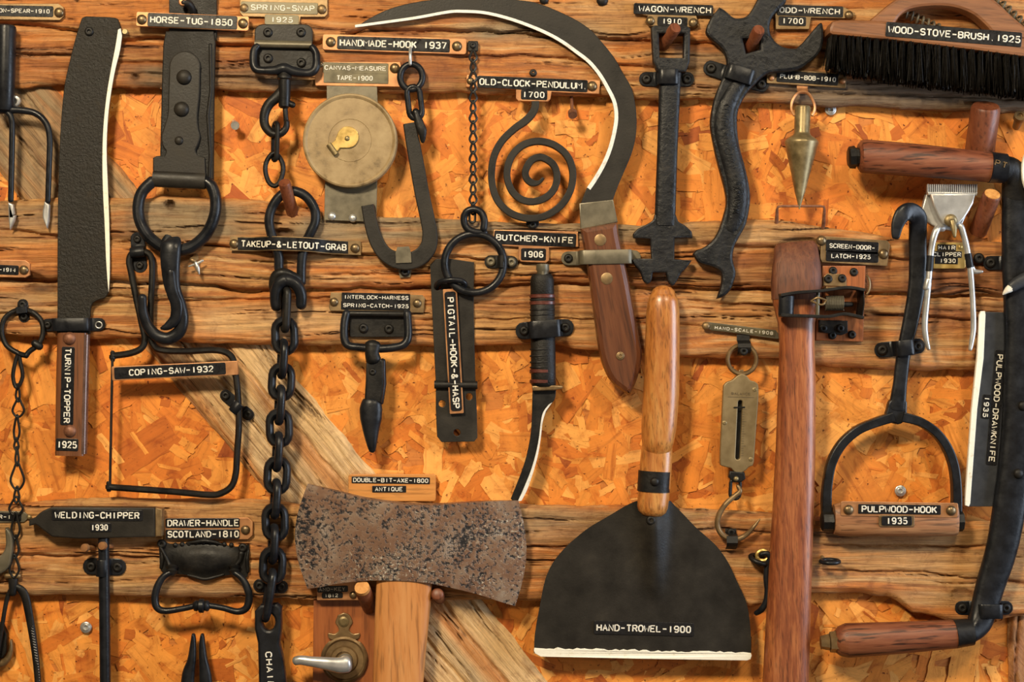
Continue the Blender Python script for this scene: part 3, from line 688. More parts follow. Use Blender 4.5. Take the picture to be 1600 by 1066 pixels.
rail('timber_rail', 'tan split timber rail behind the interlock spring catch plate, lower of the middle pair', -60, 1660, [(x, y+1) for x, y in R23],
     [(-60, 520), (0, 521), (90, 530), (200, 529), (300, 535), (360, 537), (420, 540), (560, 540), (700, 541), (860, 538), (900, 545), (1000, 550), (1100, 560), (1200, 562), (1300, 572), (1450, 578), (1660, 582)], 8, 25,
     [([(100, 462), (300, 470), (480, 466), (640, 470)], 2, 7), ([(640, 500), (900, 497), (1110, 512)], 1.8, 6), ([(1060, 470), (1200, 478), (1500, 500), (1660, 505)], 2.2, 8, 2), ([(-60, 488), (100, 492)], 2, 6)],
     [(70, 452, 26, 8, 9)],
     [(280, 620, 470, 530, PAL, 0.5), (-60, 100, 455, 500, GRY, 0.5), (660, 1000, 480, 540, TAN, 0.8), (1380, 1660, 470, 520, BRN, 0.7), (740, 900, 440, 470, BRN, 0.6)], 0.46, 3.0, tj=2.0)
rail('timber_rail', 'golden timber rail along the bottom, behind the axe and trowel', -60, 1660,
     [(-60, 786), (0, 785), (170, 778), (300, 778), (400, 780), (470, 788), (560, 785), (690, 786), (800, 785), (900, 790), (1000, 788), (1100, 795), (1200, 800), (1290, 808), (1400, 810), (1660, 817)],
     [(-60, 925), (0, 926), (200, 930), (400, 932), (600, 935), (830, 936), (1000, 942), (1170, 946), (1240, 924), (1380, 927), (1395, 934), (1420, 953), (1480, 966), (1560, 966), (1600, 958), (1660, 955)], 8, 25,
     [([(-60, 866), (200, 866), (420, 872), (560, 872)], 2.0, 8, 1.5), ([(800, 852), (900, 850), (1000, 858)], 1.6, 6), ([(800, 872), (960, 874), (1120, 880)], 1.6, 5), ([(1270, 850), (1400, 852), (1545, 852)], 2.0, 8, 1.5), ([(1270, 888), (1440, 892), (1540, 905), (1600, 908)], 1.8, 7), ([(1440, 906), (1540, 912)], 1.5, 5)],
     [(1495, 926, 15, 11, 5), (56, 870, 3, 3, 4)],
     [(-60, 900, 785, 855, TAN, 0.7), (780, 1130, 790, 850, GRY, 0.5), (1270, 1660, 815, 900, TAN, 0.7), (-60, 400, 905, 940, GRY, 0.5), (40, 110, 845, 870, ORA, 0.8), (1100, 1200, 880, 945, ORA, 0.6)], 0.42, 4.0, dark=0.12, rough=0.75)
# diagonal brace behind the rails
a_ = math.atan2(941, 785)
rail('diagonal_brace', 'grey diagonal board running down from upper left behind the rails', -160, 1420, [(-160, 0), (1420, 0)], [(-160, 148), (400, 150), (800, 148), (1420, 160)], 1.0, 7.6,
     [([(-160, 40), (500, 52), (900, 44), (1420, 60)], 3, 5), ([(-160, 98), (500, 92), (1000, 104), (1420, 98)], 3, 5)], [],
     [(-160, 420, 0, 150, GRY, 0.8), (250, 1420, -20, 60, PAL, 1.1), (250, 1420, 60, 140, PAL, 0.9), (600, 1420, 40, 80, ORA, 0.5), (250, 1420, 70, 100, GRY, 0.5)], 0.3, 5.0, rot=(a_, 74, 125), mat='diag', rough=0.8)
rail('upright_board', 'brown upright board at the lower right corner below the drawknife bar', 0, 160, [(0, 0), (160, 0)], [(0, 90), (160, 92)], 1.0, 8, [], [], [(-20, 200, 0, 100, BRN, 0.5)], 0.3, 6.0, rot=(math.pi/2, 1664, 962), mat='diag')

# ================================================================== NAMEPLATES
def P4(x0, y0, x1, y1, x2, y2, x3, y3): return [(x0, y0), (x1, y1), (x2, y2), (x3, y3)]
nameplate('copper nameplate reading SPEAR 1910 in the top left corner, above the spear socket', [(-60, 6), (92, 6), (100, 12), (100, 26), (94, 32), (-60, 30)], 30,
          [dict(t='ON-SPEAR-1910', a=(0, 17), b=(78, 18.5), h=7, hh=17, pl=60, pr=6)], [(93, 20, 8)], 'bronze')
nameplate('copper nameplate reading HORSE-TUG-1850 across the leather harness strap', linerect((222, 30), (380, 37), 23, 9, 9, 3), 43,
          [dict(t='HORSE-TUG-1850', a=(236, 31), b=(363, 36), h=11, hh=21, pl=5, pr=8)], [(222, 31, 8), (380, 37, 8)], 'copper')
nameplate('brown bronze nameplate reading SPRING-SNAP with a small 1925 tab below it', [(375, -24), (512, -24), (512, 22), (508, 27), (470, 27), (467, 42), (415, 41), (413, 27), (380, 26), (375, 20)], 31,
          [dict(t='SPRING-SNAP', a=(393, 12), b=(491, 14), h=9.5, hh=18, pl=16, pr=6, mat='tapegold'), dict(t='1925', a=(424, 31), b=(457, 32), h=9, hh=16, pl=10, pr=10, mat='tapegold')], [(382, 13, 7), (503, 15, 7.5)], 'bronze', tmat='bronze')
nameplate('copper nameplate reading HANDMADE-HOOK 1937 above the hook chain ring', linerect((517, 66), (714, 72.5), 25, 13, 15, 4), 31,
          [dict(t='HANDMADE-HOOK 1937', a=(532, 67), b=(697, 72), h=11.5, hh=20.5, pl=5, pr=6)], [(517, 66, 8), (714, 72.5, 8)], 'copper')
nameplate('shiny copper nameplate reading CANVAS-MEASURE TAPE above the round tape reel', [(495, 97), (625, 97), (627, 104), (625, 136), (493, 134), (492, 128)], 31,
          [dict(t='CANVAS-MEASURE', a=(508, 106), b=(603, 108), h=7.5, hh=17, pl=3, pr=4, mat='tapegold', r=1.5), dict(t='TAPE-1900', a=(527, 122), b=(582, 123), h=8, hh=16, pl=21, pr=25, mat='tapegold', r=1.5)], [(617, 107, 8), (501, 101, 5)], 'copper')
nameplate('copper nameplate reading OLD-CLOCK-PENDULUM 1700 above the iron spiral', [(730, 117), (938, 126), (936, 147), (862, 144), (860, 155), (856, 159), (810, 158), (806, 154), (806, 140), (728, 136)], 31,
          [dict(t='OLD-CLOCK-PENDULUM.', a=(750, 128), b=(917, 135), h=11, hh=19, pl=4, pr=1), dict(t='1700', a=(817, 148), b=(850, 149), h=10, hh=15.5, pl=3, pr=5)], [(925, 135, 8), (735, 127, 6)], 'copper')
nameplate('dark nameplate reading WAGON-WRENCH 1910 at the top above the square wrench socket', [(990, 5), (1112, 8), (1116, 22), (1088, 25), (1092, 40), (1080, 43), (1014, 41), (1008, 34), (1012, 25), (990, 20)], 31,
          [dict(t='WAGON-WRENCH', a=(999, 14), b=(1110, 17), h=10, hh=17, pl=9, pr=4), dict(t='1910', a=(1035, 33.5), b=(1064, 34.5), h=9, hh=14, pl=8, pr=10)], [(1016, 33, 7), (1083, 36, 7.5)], 'bronze')
nameplate('bronze nameplate reading ODD-WRENCH 1700 behind the open wrench jaw', [(1210, 8), (1318, 11), (1336, 21), (1334, 27), (1318, 29), (1267, 28), (1264, 46), (1212, 46)], 31,
          [dict(t='ODD-WRENCH', a=(1218, 16), b=(1311, 19), h=9.5, hh=17, pl=4, pr=6, mat='tape'), dict(t='1700', a=(1222, 33), b=(1254, 34), h=9.5, hh=14.5, pl=6, pr=5)], [(1326, 24, 7)], 'bronze')
nameplate('small copper nameplate reading PLUMB-BOB-1910 under the wrench jaw tip', linerect((1204, 119), (1316, 126), 23, 6, 6, 2), 31,
          [dict(t='PLUMB-BOB-1910', a=(1219, 119.5), b=(1305, 125), h=7.5, hh=18, pl=6, pr=4)], [(1205, 122, 5), (1316, 127, 5)], 'bronze', tmat='copper')
nameplate('bronze nameplate reading BUTCHER-KNIFE 1906 above the striped knife handle', [(772, 359), (903, 362), (904, 386), (858, 387), (858, 407), (853, 411), (814, 409), (810, 405), (810, 386), (770, 383)], 31,
          [dict(t='BUTCHER-KNIFE', a=(776, 371), b=(895, 376), h=10.5, hh=21, pl=4, pr=5, mat='tape'), dict(t='1906', a=(818, 397.5), b=(848, 398), h=10.5, hh=19, pl=4, pr=5)], [], 'copper')
tb = lambda x, y: 9.5*math.exp(-((x-458)/46)**4)
t = thing('nameplate', 'curved copper nameplate reading TAKEUP-AND-LETOUT-GRAB over the iron grab loop', 'nameplate', 458, 385, 31, 'nameplates with embossed tape')
xs = list(range(360, 566, 6)); yy = lambda x: 381+(x-377)*0.036
poly = [(x, yy(x)-11) for x in xs]+[(x, yy(x)+11) for x in xs[::-1]]
mb = MB(); R_ = []
for x in xs:
    z = 31+18.5*math.exp(-((x-457)/50)**4); y = yy(x)-(z-31)*0.1
    R_.append([(x, y-11, z), (x, y-11, z+2), (x, y+11, z+2), (x, y+11, z)])
build(mb.rings(R_), 'backing_plate', 'bronze', t)
bow = lambda x, y: 18.5*math.exp(-((x-457)/50)**4)
mb = MB(); R_ = []
for x in range(372, 546, 4):
    z = 33+bow(x, 0); y = yy(x)-bow(x, 0)*0.1
    R_.append([(x, y-9.5, z), (x, y-9.5, z+1), (x, y+9.5, z+1), (x, y+9.5, z)])
tp = build(mb.rings(R_), 'label_tape', 'tape', t)
letters(tp, 'TAKEUP-&-LETOUT-GRAB', (378, 381), (541, 387), 11, 34, warp=lambda x, y: bow(x, y))
for q in ((366, 381), (555, 388)): tack(t, q[0], q[1], 33, 7.5)
nameplate('bronze nameplate reading INTERLOCK-HARNESS SPRING-CATCH above the snap frame', [(517, 457), (660, 461), (664, 466), (662, 489), (516, 486), (514, 480)], 30,
          [dict(t='INTERLOCK-HARNESS', a=(538, 464), b=(638, 466), h=6.5, hh=13.5, pl=4, pr=3, r=1.5), dict(t='SPRING-CATCH-1925', a=(537, 477), b=(638, 479), h=6.5, hh=13.5, pl=4, pr=3, r=1.5)], [(522, 472, 7), (652, 474, 7)], 'bronze')
nameplate('copper nameplate reading COPING-SAW-1932 fastened across the coping saw frame', linerect((177, 584), (369, 575), 22, 2, 3, 2), 43,
          [dict(t='COPING-SAW-1932', a=(203, 582.5), b=(333, 576.5), h=10.5, hh=18.5, pl=24, pr=20)], [], 'copper')
nameplate('copper nameplate reading DRAWER-HANDLE SCOTLAND-1810 beside the chipper head', [(256, 810), (388, 809), (395, 815), (395, 836), (388, 843), (258, 842)], 30,
          [dict(t='DRAWER-HANDLE', a=(263, 817.5), b=(373, 817), h=11, hh=15, pl=4, pr=2), dict(t='SCOTLAND-1810', a=(263, 835), b=(373, 834.5), h=11, hh=15, pl=4, pr=2)], [(384, 828, 7.5)], 'copper')
nameplate('wooden nameplate reading DOUBLE-BIT-AXE-1800 ANTIQUE above the axe head', rrect(545, 741, 681, 783, 4), 11,
          [dict(t='DOUBLE-BIT-AXE-1800', a=(553, 749.5), b=(669, 751), h=7, hh=10.5, pl=3, pr=3, r=1), dict(t='ANTIQUE', a=(587, 764), b=(629, 764), h=7, hh=10.5, pl=5, pr=6, r=1)], [], 'wplate', thick=6)
nameplate('narrow olive nameplate reading HAND-SCALE-1908 beside the sledge handle', [(1099, 504), (1104, 503), (1212, 516), (1221, 528), (1214, 530), (1100, 514), (1096, 509)], 30,
          [dict(t='HAND-SCALE-1908', a=(1117, 512), b=(1207, 521), h=5.5, hh=10, pl=6, pr=4, mat='tapegold', r=1)], [(1103, 509.5, 6.5)], 'greytin', tmat='bronze')
nameplate('bronze nameplate reading SCREEN-DOOR LATCH 1925 above the wooden latch block', [(1284, 369), (1386, 376), (1390, 382), (1386, 416), (1284, 410), (1281, 404)], 34,
          [dict(t='SCREEN-DOOR-', a=(1296, 384), b=(1366, 388), h=7.5, hh=19, pl=6, pr=6), dict(t='LATCH-1925', a=(1299, 400), b=(1359, 402), h=7.5, hh=17, pl=9, pr=13)], [(1283, 376, 8), (1380, 397, 8)], 'bronze')
nameplate('yellow brass nameplate reading HAIR CLIPPER 1930 between the clipper handles', rrect(1455, 379, 1508, 420, 3), 30,
          [dict(t='HAIR', a=(1466, 387), b=(1491, 387.5), h=7, hh=10, pl=2, pr=2, r=0.6), dict(t='CLIPPER', a=(1458, 397.5), b=(1500, 398), h=7, hh=10, pl=2, pr=2, r=0.6), dict(t='1930', a=(1468, 407.5), b=(1492, 408), h=7, hh=10, pl=8, pr=4, r=0.6)], [(1500, 386, 4)], 'gold', tmat='gold')
nameplate('copper nameplate reading AND-KEY 1812 under the left bit of the axe', rrect(495, 902, 562, 938, 2), 28,
          [dict(t='AND-KEY', a=(499, 921), b=(539, 920), h=6, hh=10, pl=3, pr=5), dict(t='1812', a=(508, 930.5), b=(528, 930), h=6, hh=9, pl=5, pr=8)], [(552, 930, 6)], 'copper')
nameplate('copper nameplate ending in 1914 at the left edge beside the turnip topper', [(-50, 405), (40, 407), (47, 412), (47, 430), (40, 434), (-50, 432)], 30,
          [dict(t='-1914', a=(0, 421.5), b=(25, 422.5), h=6.5, hh=15, pl=50, pr=5)], [(38, 422, 7.5)], 'copper')
nameplate('olive nameplate ending in 17 at the left edge behind the wire chain', [(-50, 798), (36, 799), (48, 807), (38, 816), (-50, 818)], 28,
          [dict(t='R-17', a=(0, 807.5), b=(24, 808), h=6.5, hh=13, pl=50, pr=10)], [(46, 808, 4)], 'greytin', tmat='brass')

# ================================================================== TOOLS, LEFT THIRD
# fishing spear
t = thing('fishing_spear', 'dark blue socketed fishing spear with pale barbed tips at the left edge', 'spear', 12, 170, 42)
build(MB().lathe((11, 40, 46), (7, 172, 42), [(0, 12), (0.015, 14.5), (0.05, 15.5), (0.6, 15.5), (0.93, 14.5), (1, 11)]), 'socket', 'ironblue', t)
build(MB().tube(cr([(2, 171, 40), (12, 176, 40), (18, 190, 40), (18, 235, 40), (16, 312, 39)]), [5.5, 5, 4.8, 4.6]), 'tine', 'ironblue', t)
build(MB().tube(cr([(0, 172, 40), (30, 172, 40), (55, 177, 40), (71, 192, 40), (77, 216, 40), (76, 262, 40), (74, 314, 39)]), [6, 5.2, 4.8, 4.5]), 'tine', 'ironblue', t)
build(MB().plate([(12, 316), (20, 319), (22, 334), (18, 338), (24, 336), (22, 345), (15, 359), (13, 345)], 35, 42, 2.5), 'barb', 'steel', t, label='bare steel barb')
build(MB().plate([(69, 314), (77, 320), (76, 345), (73, 357), (66, 340), (66, 330)], 35, 42, 2.5), 'barb', 'steel', t, label='bare steel barb')
t = thing('hex_screw', 'small zinc socket screw between the spear socket and its right tine', 'screw', 27, 160, 20)
build(MB().lathe((24, 156, 6), (27, 160, 36), [(0, 5), (0.7, 5), (0.72, 9), (0.97, 8.5), (1, 6.5), (0.999, 4.5), (0.8, 4), (0.8, 0.5)], 12), 'shank', 'zinc', t)
# turnip topper
t = thing('turnip_topper', 'wide black machete-like topper with cream edge and short wooden grip, left side', 'turnip topper', 115, 508, 38)
L_ = [(126, 31), (117, 60), (107, 100), (99, 140), (93, 215), (90, 300), (89, 400), (89, 480), (88, 522)]
Rr = [(187, 40), (190, 56), (187, 78), (180, 106), (175, 132), (170, 165), (167, 200), (166, 242), (168, 290), (170, 340), (171, 390), (171, 430), (170, 450), (165, 464), (150, 470), (142, 478), (140, 500), (140, 522)]
bl = cr([(134, 25), (178, 27), (185, 34), (187, 40)], 4)+cr(Rr[1:], 4)+[(L_[-1])]+cr(L_[::-1], 4)+[(128, 27)]
build(MB().plate(bl, 32, 36, 1.2), 'blade', 'forged', t)
ie = [(184, 46), (180, 72), (173, 108), (166, 150), (161, 200), (159.5, 250), (160.5, 300), (163, 350), (165, 400), (167, 432), (169, 456)]
build(MB().plate([(188, 44)]+cr(Rr[1:13], 4)+cr(ie[::-1], 4), 34, 36.8, 0.6), 'painted_edge', 'white', t, label='cream painted cutting edge')
screw(t, 139, 49, 36, 7, 'iron', name='rivet')
build(MB().tube([(114, 520, 39), (112, 600, 39), (110, 712, 39)], [23, 23.5, 23, 22.5], [9, 9.5, 9.5], n=28, cap='flat', ex=5), 'handle', 'wtopper', t)
build(MB().tube([(134, 523, 39), (132, 600, 39), (129.5, 709, 39)], [7, 7, 7], [8, 8.5, 8.5], n=16, cap='flat'), 'tang_edge', 'polish', t, label='shiny rounded brown tang edge of the grip')
tape(t, 'TURNIP-TOPPER', (109.5, 545), (107, 660), 10.5, 48.5, hh=20, pl=3, pr=4)
tape(t, '1925', (93, 694), (122, 695), 11.5, 48.5, hh=19, pl=3, pr=3)
for q in ((111, 529), (112, 673)): screw(t, q[0], q[1], 48, 10, 'rustnail', 'tack', 'rivet')
strap('black strap across the turnip topper blade just above its grip', (75, 508), (155, 507), 20, 0.13, 0.86, 28, 50, 6, ends=(True, False))
t = [o for o in COL.objects if o.name.startswith('pipe_strap')][-1]
build(MB().tube([(x, y, 30.6) for x, y in circle(155, 508, 5, 5, 16)], 1.1, n=8, closed=True), 'eyelet', 'zinc', t, label='bright eyelet in the right lug')
build(MB().disc(155, 508, 30, [(4.5, -1), (4.5, 0.3), (0.4, 0.4)], 14), 'eyelet_dark', 'tape', t)  # solid black disc painted in for the dark inside the eyelet
# horse tug
t = thing('horse_tug', 'black leather horse tug with big harness ring and double hook below', 'harness tug', 290, 20, 45)
build(MB().plate([(262, -14), (337, -14), (337, 62), (262, 62)], 31, 36, 1.5), 'strap', 'leather', t)
build(MB().plate([(258, 48), (333, 48), (336, 66), (334, 150), (333, 284), (298, 286), (252, 270), (249, 245), (252, 120), (254, 68)], 36, 41, 2), 'strap_layer', 'leather', t)
build(MB().tube([(328, 70, 40), (329, 140, 40), (324, 180, 40), (328, 240, 40), (326, 280, 40)], 3), 'edge_roll', 'leather', t)
kp = circle(289, 105, 24.5, 25, 12, math.pi, 2*math.pi)+cr([(313, 110), (312, 150), (309, 180), (310, 200), (313, 213), (310, 226), (306, 236), (310, 243), (320, 247)], 4)+[(322, 288), (317, 295), (244, 292), (239, 286), (239, 247), (244, 244)]+cr([(257, 243), (259, 236), (254, 228), (252, 214), (256, 200), (262, 178), (263, 150), (264.5, 110)], 4)
build(MB().plate(kp, 41, 47, 2), 'iron_clip', 'blade', t)
build(MB().tube([(239, 279, 44), (321, 283, 44)], 13, 8, cap='flat', n=16), 'roll', 'blade', t)
for x, y, r in ((288, 121, 12), (284, 171, 12), (280, 220, 7)): screw(t, x, y, 46.5, r, 'blade', 'tack', 'rivet')
build(MB().tube(cr([(237, 284, 43), (222, 300, 44), (216, 322, 45), (219, 346, 45), (232, 369, 45), (254, 386, 45), (276, 391, 45), (300, 385, 45), (322, 366, 45), (335, 338, 45), (337, 312, 45), (331, 292, 44), (322, 284, 43)]), 9.2, n=14), 'harness_ring', 'ironblue', t)
build(MB().tube(cr([(268, 400, 36), (268, 384, 46), (269, 381, 54), (269, 392, 58), (269, 420, 58), (272, 450, 56), (281, 475, 53), (286, 498, 51), (281, 518, 50), (264, 529, 50), (245, 524, 50), (231, 507, 51), (225, 487, 53), (225, 466, 56)]), [13, 16, 16.5, 16, 14, 11.5, 10.5, 10, 10, 9.5, 9, 8, 7], [7, 8, 8, 8, 8, 8, 8, 8, 8, 8, 7.5, 7, 6.5], n=16), 'snap_hook', 'ironblue', t)
build(MB().tube(cr([(270, 425, 63), (272, 455, 63), (279, 476, 61), (277, 497, 59), (266, 509, 58), (256, 513, 57)]), [7, 9, 9.5, 9, 7, 3], 4.5, n=14), 'spring_tongue', 'ironblue', t)
# its hanging pin
t = thing('hanging_pin', 'copper-headed bent pin through the top of the leather harness strap', 'pin', 296, 12, 36)
build(MB().tube(cr([(298, 24, 36), (301, 16, 44), (297, 9, 52), (291, 8, 54)]), 6.5), 'shank', 'iron', t)
build(MB().disc(290, 7, 54, [(7, -3), (7, 3), (5.5, 5), (0.3, 5.5)], 16), 'head', 'copper', t)
# coping saw
t = thing('coping_saw', 'black wire-framed coping saw with a long loop handle, left of the big chain', 'coping saw', 218, 400, 34)
build(MB().tube(cr([(178, 556, 38), (205, 552, 38), (222, 544, 38), (227, 530, 38), (222, 505, 37), (212, 460, 36), (205, 425, 35), (202, 408, 35), (207, 396, 35), (222, 393, 35), (234, 398, 35), (238, 412, 35), (238, 440, 36), (236, 480, 37), (236, 520, 38), (240, 538, 38), (252, 547, 38), (290, 549, 38), (330, 547, 38), (352, 550, 38), (364, 560, 38), (368, 580, 38), (372, 610, 38), (374, 660, 38), (371, 710, 38), (369, 740, 38), (362, 760, 38), (345, 771, 38), (325, 773, 38), (270, 768, 38), (172, 761, 38)], 5), 5.2, n=10), 'frame', 'iron', t)
build(MB().plate([(175.5, 548), (178.5, 548), (174.5, 764), (171.5, 764)], 36, 42, 0.4), 'saw_blade', 'iron', t)
for a, b in (((177, 549, 38), (177, 565, 38)), ((171, 752, 38), (171, 768, 38))): build(MB().lathe(a, b, [(0, 3), (0.1, 4), (0.35, 4), (0.4, 5.5), (0.7, 5.5), (0.8, 4), (1, 3)], 10), 'blade_pin', 'iron', t)
strap('black upright strap over the top loop of the coping saw', (215, 374), (219, 415), 22, 0.3, 0.72, 27, 42, 6)
strap('slanted black strap holding the right side of the coping saw frame', (353, 618), (388, 648), 18, 0.42, 0.78, 9, 45, 7)
# welding chipper
t = thing('welding_chipper', 'black welding chipper hammer with a flat tapered head on a thin shaft', 'chipping hammer', 162, 842, 48)
hd = [(46, 812), (56, 808)]+cr([(60, 804), (68, 798), (82, 792)], 4)+[(243, 793), (243, 839)]+[(124, 842)]+cr([(82, 839), (70, 830), (60, 822)], 4)+[(56, 820), (46, 822)]
build(MB().plate(hd, 32, 52, 2.5), 'hammer_head', 'blade', t)
build(MB().plate([(243, 793), (254, 795), (253, 838), (243, 839)], 32, 51, 2), 'striking_face', 'bronze', t, label='paler bronze-brown striking face')
build(MB().tube([(160, 842, 40), (161, 900, 40), (163, 1100, 40)], 8.7, n=16, cap='flat'), 'shaft', 'ironblue', t)
tape(t, 'WELDING-CHIPPER', (88, 804.5), (218, 805.5), 11, 52, hh=17, pl=6, pr=6)
tape(t, '1930', (144, 824), (169, 824), 10, 52, hh=14, pl=2, pr=6)
strap('black strap around the welding chipper shaft', (143, 885), (184, 886), 26, 0.28, 0.72, 26, 50, 7.5)
for x, y, l in ((138, 853, 'left of the two copper nails under the welding chipper head'), (165, 850, 'right of the two copper nails under the welding chipper head')):
    t = thing('copper_nail', l, 'nail', x, y, 28, 'copper nails holding the chipper head')
    build(MB().lathe((x+10, y+4, 22), (x, y, 54), [(0, 4), (0.8, 4), (0.82, 6.5), (1, 6.2), (1, 0.5)], 14), 'shank', 'copper', t)
# drawer handle
t = thing('drawer_handle', 'ornate black drawer pull with a drooping bail and embossed oval backplate', 'drawer handle', 316, 850, 40)
bp = [(246, 847, 248, 890, 0), (256, 849, 252, 894, 0), (266, 851.5, 258, 897, 0), (290, 851, 284, 899, 0), (306, 851, 303, 903, 0), (318, 846, 319, 908, 0), (330, 850, 337, 904, 0), (350, 853.5, 356, 900, 0), (366, 856, 374, 899, 0), (378, 854, 384, 904, 0), (388, 852, 387, 890, 0)]
build(MB().grid(bp, 18, lambda x, y, u, v: 31+10*math.exp(-(((x-316)/46)**2+((y-876)/21)**2)**2)+1.2*math.sin(u*26)*math.cos(v*7)*(abs(2*u-1)**3), 26, 3), 'backplate', 'iron', t)
build(MB().tube(cr([(268, 894, 40), (256, 901, 42), (247, 916, 44), (243, 935, 45), (247, 949, 46), (260, 954, 46), (288, 950, 46), (316, 945, 46), (348, 949, 46), (372, 955, 46), (386, 949, 46), (390, 932, 45), (385, 914, 44), (377, 902, 42), (366, 895, 40)]), [5, 5.5, 6, 6, 5.5, 4.8, 4.5, 4.8, 5.5, 6, 6, 5.5, 5], n=12), 'bail', 'ironblue', t)
build(MB().lathe((303, 946, 46), (329, 946, 46), [(0, 5), (0.08, 8), (0.2, 9), (0.3, 7.5), (0.38, 11), (0.62, 11), (0.7, 7.5), (0.8, 9), (0.92, 8), (1, 5)], 20), 'bail_knob', 'ironblue', t)
for x in (268, 366): build(MB().lathe((x, 884, 34), (x, 900, 40), [(0, 6), (0.2, 10), (0.4, 7), (0.6, 9.5), (0.8, 6.5), (1, 3)], 16), 'post', 'iron', t)
mb = MB()
for pth, r in (([(249, 856, 33), (256, 868, 34), (262, 880, 35), (268, 892, 38)], [2.5, 3, 3.4, 4]), ([(376, 866, 34), (374, 876, 35), (368, 884, 36), (364, 892, 38)], [5, 4, 3.4, 4]), ([(290, 850, 32), (303, 848, 34), (318, 846, 35), (333, 848, 34), (346, 852, 32)], [1.5, 3, 3.6, 3, 1.5]), ([(292, 900, 32), (305, 903, 33), (319, 906, 34), (334, 903, 33), (348, 899, 32)], [1.5, 2.6, 3, 2.6, 1.5]), ([(250, 862, 31), (252, 874, 32), (250, 888, 31)], [2, 3.5, 3]), ([(387, 862, 31), (385, 876, 32), (386, 894, 31)], [2, 3.5, 3])):
    mb.tube(cr(pth, 5), r, n=10)
for q in range(9): mb.disc(272+q*11, 853-3*math.sin(q/8*3.14), 31, [(4, 0), (3.4, 2), (1.8, 3.2), (0.3, 3.4)], 12)
build(mb, 'relief_ornament', 'iron', t)
screw(t, 251, 851, 32, 7); screw(t, 378, 857, 32, 7)
# pliers at the bottom edge
t = thing('pliers', 'slim black plier jaws pointing up at the bottom edge, below the drawer handle', 'pliers', 308, 1060, 20)
build(MB().tube(cr([(303, 992, 24), (303, 1005, 25), (301, 1030, 27), (296, 1052, 28), (293, 1085, 28)]), [3, 5, 7, 10, 11], 6, n=14), 'jaw', 'ironblue', t)
build(MB().tube(cr([(317, 992, 24), (317, 1005, 25), (319, 1030, 27), (322, 1052, 28), (324, 1085, 28)]), [3, 5, 7, 9.5, 11], 6, n=14), 'jaw', 'ironblue', t)
# key ring with twisted wire chain and ribbed tongs
t = thing('wire_chain', 'thin twisted wire chain hanging from a round ring at the left edge', 'chain', 36, 485, 30)
build(MB().tube(cr([(43, 556, 36), (30, 552, 36), (12, 540, 35), (4, 520, 34), (7, 500, 33), (20, 488, 32), (36, 484, 32), (53, 489, 32), (66, 503, 33), (68, 522, 34), (62, 538, 36), (48, 549, 36), (43, 556, 37)], 5), 4.2, n=10), 'ring', 'iron', t)
build(MB().tube([(57, 537, 37), (63, 541, 37)], 6.5), 'catch', 'iron', t)
def slim(y0, y1, x0, x1, w, d):  # wire loop with crossed ends
    cx, cy = (x0+x1)/2, (y0+y1)/2
    return cr([(x0, y0, d), (cx-w*.25, y0+(y1-y0)*.25, d), (cx-w/2, cy+(y1-y0)*.18, d), (x1, y1, d), (cx+w/2, cy+(y1-y0)*.18, d), (cx+w*.25, y0+(y1-y0)*.25, d)], 4, True)
cl = [(552, 606, 31, 28, 15, 36), (600, 628, 28, 30, 6, 34), (622, 652, 30, 29, 18, 33), (648, 690, 28, 26, 9, 33), (684, 704, 26, 27, 7, 33), (698, 728, 27, 28, 5, 33), (722, 766, 28, 28, 21, 33), (760, 786, 28, 26, 8, 33), (776, 806, 26, 25, 21, 32), (800, 842, 26, 25, 13, 34), (836, 872, 26, 24, 10, 33), (866, 902, 24, 23, 15, 34)]
for i, c in enumerate(cl):
    build(MB().tube(slim(*c), 1.9 if i else 3.2, n=8, closed=True), 'link', 'iron', t)
strap('small black two-screw clip at the top of the round wire chain ring', (36, 476), (38, 495), 17, 0.3, 0.62, 26, 38, 6.5)
t = thing('ribbed_tongs', 'ribbed dark metal tongs hanging at the end of the wire chain, lower left', 'tongs', 23, 905, 22)
build(MB().tube(cr([(20, 896, 26), (22, 905, 27), (21, 926, 26)]), [5, 8, 6], 6, n=12), 'hinge', 'iron', t)
build(MB().tube([(13, 899, 30), (31, 899, 30)], 4.5), 'hinge_pin', 'bronze', t)
arm = cr([(23, 915, 26), (33, 920, 26), (40, 932, 25), (45, 955, 24), (52, 1000, 22), (57, 1040, 22), (61, 1090, 22)])
build(MB().tube(arm, [4, 7, 6.5, 5.5, 5], 4, n=12), 'arm', 'iron', t)
mb = MB()
for i in range(34):
    q = i/33; y = 934+q*140; x = np.interp(y, [p[1] for p in arm], [p[0] for p in arm]); mb.tube([(x+0.5, y, 26.5-q*2), (x+3.5, y+1.6, 26-q*2)], 0.9, n=6)
build(mb, 'ribs', 'zinc', t, label='row of bright ribs along the arm')
build(MB().tube(cr([(20, 918, 26), (12, 935, 25), (6, 965, 24), (0, 1000, 22), (-6, 1040, 22)]), [4, 3.4, 3.2], n=10), 'arm', 'iron', t)
t = thing('strap_end', 'dark curved strap end with brown rim at the lower left edge', 'strap', 4, 1000, 8)
build(MB().plate([(-10, 974), (4, 972), (12, 990), (12, 1018), (6, 1028), (-10, 1030)], 3, 14, 2), 'strap_body', 'leather', t)
build(MB().tube(cr([(-10, 1036, 12), (4, 1036, 12), (14, 1028, 12), (19, 1014, 12), (19, 1000, 12)]), [7, 6, 4, 2], 5), 'rim', 'bronze', t)
mb = MB().plate(cr([(11, 824), (20, 832), (23, 850), (21, 870), (16, 886), (0, 897), (-20, 897), (-20, 872), (0, 868), (8, 862), (12, 848)], 3, True), 28, 40, 3)
solo(mb, 'wrench_jaw', 'grey steel wrench jaw curving in at the left edge above the tongs', 'wrench', 'greytin', 28)

